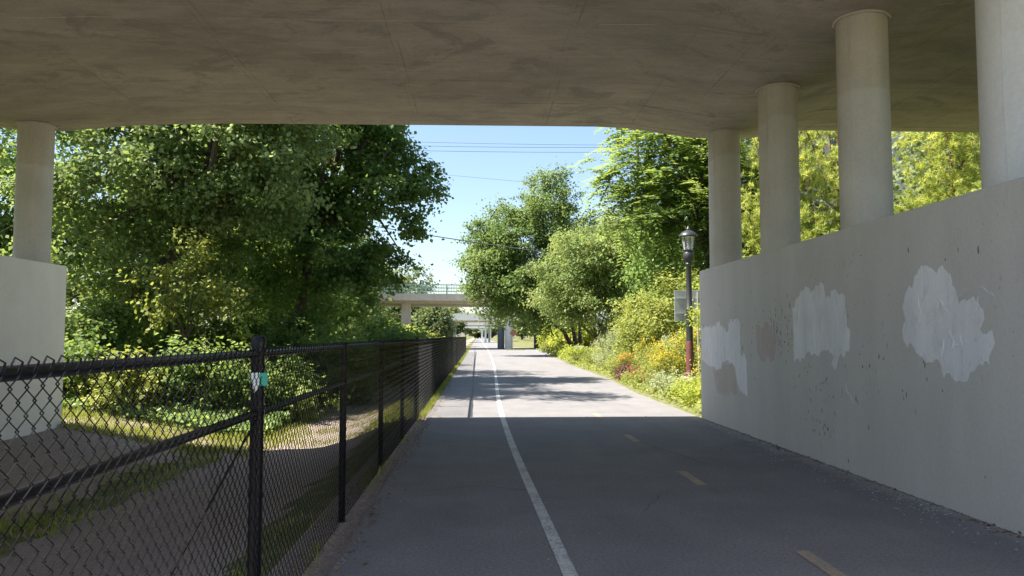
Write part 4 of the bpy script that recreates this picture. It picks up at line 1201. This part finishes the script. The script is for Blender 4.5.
# ------------------------------------------------------------------ flower bed on the right
BED = [
 # label, name, (x, y), size, leaf, flower, flower count, flower size
 ('low bright green groundcover spilling at the wall corner', 'groundcover_plant', (5.05, 16.3), (0.55, 0.7, 0.42), 'l_bright', None, 0, 0),
 ('second bright green clump left of the wall corner', 'groundcover_plant', (4.95, 17.5), (0.5, 0.7, 0.40), 'l_bright', None, 0, 0),
 ('leafy green clump below the lamp post', 'perennial', (5.3, 18.7), (0.6, 0.7, 0.42), 'l_bright', None, 0, 0),
 ('silvery sage mound at the path edge near the lamp', 'sage_plant', (5.0, 19.6), (0.55, 0.7, 0.50), 'l_sage', None, 0, 0),
 ('second silvery sage mound farther along the edge', 'sage_plant', (5.05, 21.3), (0.5, 0.65, 0.48), 'l_sage', None, 0, 0),
 ('tall goldenrod with yellow plumes left of the lamp base', 'goldenrod', (5.75, 23.6), (0.6, 0.6, 1.0), 'l_garden', 'f_yellow', 800, 0.05),
 ('goldenrod with yellow plumes at the foot of the grey sign', 'goldenrod', (6.5, 23.6), (0.7, 0.6, 1.3), 'l_garden', 'f_yellow', 900, 0.05),
 ('yellow flowering plant right of the lamp by the wall', 'goldenrod', (6.25, 20.6), (0.45, 0.5, 0.8), 'l_garden', 'f_yellow', 700, 0.05),
 ('goldenrod clump behind the sage mounds', 'goldenrod', (6.1, 25.2), (0.7, 0.7, 1.2), 'l_garden', 'f_yellow', 800, 0.05),
 ('small red flowering plant at the path edge', 'red_flower', (5.15, 23.6), (0.4, 0.6, 0.35), 'l_garden', 'f_red', 260, 0.04),
 ('row of low red flowers nearer the orange mound', 'red_flower', (5.2, 25.6), (0.4, 0.7, 0.33), 'l_garden', 'f_red', 300, 0.04),
 ('dark purple leaved plant in front of the orange flowers', 'purple_plant', (5.3, 27.6), (0.5, 0.5, 0.52), 'l_purple', None, 0, 0),
 ('mound of orange flowers at the path edge', 'orange_flower', (5.55, 29.2), (0.6, 0.7, 0.85), 'l_garden', 'f_orange', 330, 0.05),
 ('small orange flowers behind the red row', 'orange_flower', (6.0, 26.6), (0.4, 0.5, 0.8), 'l_garden', 'f_orange', 180, 0.045),
 ('wispy pale green plant behind the orange mound', 'perennial', (6.4, 28.6), (0.8, 0.8, 1.25), 'l_garden', 'f_yellow', 450, 0.05),
 ('pale green perennial right of the wispy plant', 'perennial', (6.7, 26.2), (0.8, 0.8, 1.3), 'l_sage', None, 0, 0),
 ('low bushy green plant past the orange mound', 'perennial', (5.75, 32.0), (0.7, 0.9, 0.75), 'l_garden', None, 0, 0),
 ('grassy olive clump past the orange mound', 'perennial', (5.8, 35.0), (0.8, 1.1, 0.8), 'l_sage', None, 0, 0),
 ('light green mound near the far bed end', 'perennial', (6.0, 39.0), (0.9, 1.3, 0.8), 'l_garden', 'f_yellow', 120, 0.05),
 ('flat green mound at the far bed end', 'perennial', (6.0, 44.0), (0.9, 1.6, 0.62), 'l_garden', None, 0, 0),
 ('tall feathery plant below the silvery tree', 'perennial', (6.9, 34.2), (0.9, 1.0, 1.6), 'l_garden', 'f_yellow', 120, 0.05),
 ('tall olive plant nearer the silvery tree', 'perennial', (7.3, 41.0), (1.1, 1.3, 1.6), 'l_sage', None, 0, 0),
 ('low spreading bright green plant by the far path bend', 'perennial', (6.5, 53.0), (1.0, 2.0, 0.55), 'l_bright', None, 0, 0),
 ('dark low spreading plant by the far path bend', 'perennial', (6.4, 60.0), (0.8, 2.2, 0.5), 'l_garden', None, 0, 0),
 ('yellow flowering plant by the far lamp post', 'goldenrod', (7.2, 76.0), (0.9, 1.4, 1.1), 'l_garden', 'f_yellow', 300, 0.09)]
for i, (lab, nm, b, sz, lm, fl, fn, fs) in enumerate(BED):
    far = b[1] > 45
    shrub(nm, lab, b, sz, lm, int(70 * sz[0] * sz[2]) + 26, 42, 0.15 if not far else 0.3, 0.075 if not far else 0.16, 0.035 if not far else 0.09, 200 + i, 'plant', 'plants in the flower bed', fl, fn, fs, lumps=4, upness=0.5, flat=1.0)

# ------------------------------------------------------------------ far trees
FAR = [(-12, 120, 12, 6.5, 'far pale tree behind the green-railed overpass, leftmost'), (-9.0, 150, 8, 4.0, 'far tree seen under the green-railed overpass'), (-19, 135, 13, 8, 'far tree behind the left end of the green railing'),
       (-6.6, 112, 6.0, 2.6, 'dark tree under the green-railed overpass beside its pier'), (-9, 210, 10, 6, 'distant tree left of the white overpass'), (12, 118, 10, 5.5, 'far tree right of the white pier'),
       (14, 160, 12, 7, 'distant tree right of the path beyond the piers'), (13, 230, 12, 7, 'distant tree by the third overpass on the right'), (-13, 270, 12, 7, 'distant tree by the third overpass on the left'),
       (20, 84, 13, 7, 'large tree behind the big round tree'), (24, 62, 15, 7, 'tall tree behind the silvery tree'), (-22, 60, 13, 8, 'tree far behind the shadowy left trees'), (-18, 88, 14, 8, 'tree beside the left end of the green-railed overpass'),
       (-30, 36, 13, 8, 'tree at the far left behind the column'), (27, 42, 13, 6, 'tree behind the pines on the right'), (5, 520, 16, 14, 'hazy tree mass where the path ends'), (-16, 480, 15, 12, 'hazy tree left of where the path ends'), (26, 470, 15, 12, 'hazy tree right of where the path ends')]
for i, (x, y, h, r, lab) in enumerate(FAR):
    rr = random.Random(300 + i)
    bz = ground_z(x, y)
    ell = [(x, y, bz + h * 0.58, r * 0.8, r * 0.7, h * 0.42)] + [(x + rr.uniform(-.5, .5) * r, y + rr.uniform(-.5, .3) * r, bz + h * rr.uniform(0.3, 0.8), r * 0.45, r * 0.45, h * 0.2) for _ in range(5)]
    sc = max(0.35, 0.0042 * y)
    tree('broadleaf_tree', lab, (x, y), [(x, y, bz), (x + 0.2, y, bz + h * 0.35), (x, y, bz + h * 0.7)], ell, 'l_far', 240, 42, 0.95, sc, sc * 0.7, 300 + i, trunk_r=0.3, limb_n=12, group='trees in the distance')

# ------------------------------------------------------------------ grass, vines, gravel, litter
def blades(name, label, pts, hmin, hmax, seed, mname='l_grass', width=0.012):
    g = np.random.default_rng(seed)
    P = np.array(pts)
    n = len(P)
    D = unit(np.stack([g.normal(size=n) * 0.45, g.normal(size=n) * 0.45, np.ones(n)], 1))
    N = rand_unit(n, g); N = unit(N - D * np.sum(N * D, 1, keepdims=True))
    V = leaf_quads(P, D, N, g.uniform(hmin, hmax, n), width * g.uniform(0.7, 1.5, n), 0)
    o = np_mesh(name, V, 4, M[mname], None, np.clip(g.normal(size=n) * 0.28 + 0.5, 0, 1))
    tag(o, label, 'grass', kind='stuff')
    return o
g = np.random.default_rng(77)
pts = []
def scatter(n, x0, x1, y0, y1, dens=None):
    for x, y in zip(g.uniform(x0, x1, n), g.uniform(y0, y1, n)):
        if dens is None or g.random() < dens(x, y): pts.append((x, y, ground_z(x, y) - 0.01))
nz = lambda x, y: mnoise.noise((x * 0.9, y * 0.9, 0))
scatter(9000, -5.6, -4.5, 5, 15.3, lambda x, y: 0.25 + 1.2 * nz(x, y))
scatter(30000, -9, -4.4, 15.0, 19.5, lambda x, y: 0.55 + 1.1 * nz(x, y))
scatter(16000, -4.5, -1.3, 14.6, 22, lambda x, y: (0.12 if -4.0 < x < -2.3 else 0.75) + 0.8 * nz(x, y))
scatter(22000, -6, -1.3, 22, 45, lambda x, y: 0.4 + 0.9 * nz(x, y))
scatter(3000, -2.0, -1.3, 3, 15, lambda x, y: -0.15 + 0.9 * nz(x, y))
scatter(12000, -1.32, -1.03, 14, 40, lambda x, y: sstep(14, 18, y))
scatter(12000, -1.32, -0.98, 40, 90)
scatter(1600, -1.30, -1.08, 2, 15, lambda x, y: max(0, mnoise.noise((y * 0.8, 3.3, 0)) * 2.2 - 0.25))
scatter(9000, 3.2, 5.4, 88.5, 91.5)
blades('grass', 'rough sunlit grass along the fence and in the hollow behind it', pts, 0.05, 0.16, 78)

# bright creeping vines on the bank behind the grass
g = np.random.default_rng(90)
n = 17000
vx = g.uniform(-12, -4.6, n); vy = g.uniform(17.2, 22.5, n)
P = np.array([(x, y, ground_z(x, y) + 0.05 + 0.30 * sstep(17.2, 19.5, y) * (0.6 + nz(x * 1.4, y * 1.4)) + 0.12 * g.random()) for x, y in zip(vx, vy)])
N = unit(g.normal(size=(n, 3)) * 0.5 + np.array([0.0, -0.35, 0.9])); D = g.normal(size=(n, 3)); D = unit(D - N * np.sum(D * N, 1, keepdims=True))
o = np_mesh('vines', leaf_quads(P, D, N, 0.14 * g.uniform(.6, 1.4, n), 0.12), 4, M['l_ivy'], None, np.clip(g.normal(size=n) * .28 + .5, 0, 1))
tag(o, 'broad-leaved vines carpeting the bank behind the fence', 'vine', kind='stuff')
# low leaf litter and groundcover in the bed and under the right-hand trees
n = 14000
vy = g.uniform(15.6, 62, n); vx = np.array([lerp_pts(PATH_R, y) for y in vy]) + 0.12 + g.random(n) ** 1.3 * 6
P = np.array([(x, y, ground_z(x, y) + 0.03 + 0.16 * g.random()) for x, y in zip(vx, vy)])
N = unit(g.normal(size=(n, 3)) * 0.5 + np.array([0, -0.2, 0.9])); D = g.normal(size=(n, 3)); D = unit(D - N * np.sum(D * N, 1, keepdims=True))
o = np_mesh('ground_cover', leaf_quads(P, D, N, 0.12 * g.uniform(.7, 1.3, n), 0.07), 4, M['l_garden'], None, np.clip(g.normal(size=n) * .28 + .5, 0, 1))
tag(o, 'low green groundcover between the bed plants', 'plant', kind='stuff')

def bits(name, label, cat, pos, smin, smax, mname, seed, flat=1.0):
    rr = random.Random(seed); m_ = MB()
    for (x, y, z) in pos:
        s = rr.uniform(smin, smax); b = len(m_.v); a0 = rr.uniform(0, 6.28)
        k = rr.randint(4, 6)
        for i in range(k):
            a = a0 + 6.283 * i / k; q = s * rr.uniform(0.6, 1.1)
            m_.v.append((x + q * math.cos(a), y + q * math.sin(a), z + rr.uniform(0, 0.2) * s * flat))
        m_.v.append((x, y, z + s * 0.75 * flat))
        for i in range(k): m_.f.append((b + i, b + (i + 1) % k, b + k))
    o = m_.build(name, M[mname])
    tag(o, label, cat, kind='stuff')
rr = random.Random(4)
pos = []
for _ in range(420):
    y = rr.choice([rr.uniform(5, 15), rr.gauss(7.4, 0.7), rr.gauss(11, 1.5)])
    if 3 < y < 15: pos.append((4.36 - abs(rr.gauss(0, 0.22)) - 0.02 - (0.15 if rr.random() < .4 else 0), y, 0.002))
for _ in range(14): pos.append((rr.uniform(-0.9, 4.0), rr.uniform(5, 14), 0.002))
bits('paint_flakes', 'white paint flakes scattered along the foot of the wall', 'debris', pos, 0.003, 0.014, 'flake', 6, 0.25)
pos = []
for _ in range(2600):
    x = rr.uniform(-1.36, -0.99); y = rr.uniform(2, 20)
    pos.append((x, y, ground_z(x, y) - 0.002))
for _ in range(500): pos.append((-0.98 + abs(rr.gauss(0, 0.05)), rr.uniform(2, 20), 0.0))
bits('gravel', 'gravel and grit between the fence and the asphalt', 'gravel', pos, 0.006, 0.02, 'pebble', 7, 1.0)
pos = [(4.365 - abs(rr.gauss(0, 0.03)), rr.uniform(2, 15.2), 0.0) for _ in range(900)]
bits('wall_foot_grit', 'dark grit caught along the wall foot', 'gravel', pos, 0.006, 0.018, 'pebble', 8, 0.8)

# loose stones, dead leaves and twigs on the bare tracks and the path edge
pos = []
for _ in range(2600):
    x = rr.uniform(-8, -1.5); y = rr.uniform(5.5, 24)
    pos.append((x, y, ground_z(x, y) - 0.003))
bits('loose_stones', 'small stones strewn over the bare tracks behind the fence', 'gravel', pos, 0.008, 0.03, 'pebble', 9, 0.7)
g = np.random.default_rng(123)
P = []
for _ in range(1500):
    x = g.uniform(-8, -1.3); y = g.uniform(5.5, 22); P.append((x, y, ground_z(x, y) + 0.012))
for _ in range(260):
    x = 4.36 - abs(g.normal()) * 0.12; y = g.uniform(4.5, 15.5); P.append((x, y, 0.008))
for _ in range(260):
    x = -0.98 + abs(g.normal()) * 0.09; y = g.uniform(4.5, 30); P.append((x, y, 0.008))
for _ in range(110): P.append((g.uniform(-0.9, 4.2), g.uniform(5, 40), 0.006))
P = np.array(P); n = len(P)
N = unit(g.normal(size=(n, 3)) * 0.25 + np.array([0, 0, 1.0])); D = g.normal(size=(n, 3)); D = unit(D - N * np.sum(D * N, 1, keepdims=True))
o = np_mesh('fallen_leaves', leaf_quads(P, D, N, g.uniform(0.025, 0.06, n), 0.03), 4, M['l_dead'], None, g.random(n))
tag(o, 'dry brown leaves scattered along the tracks and path edges', 'leaf litter', kind='stuff')
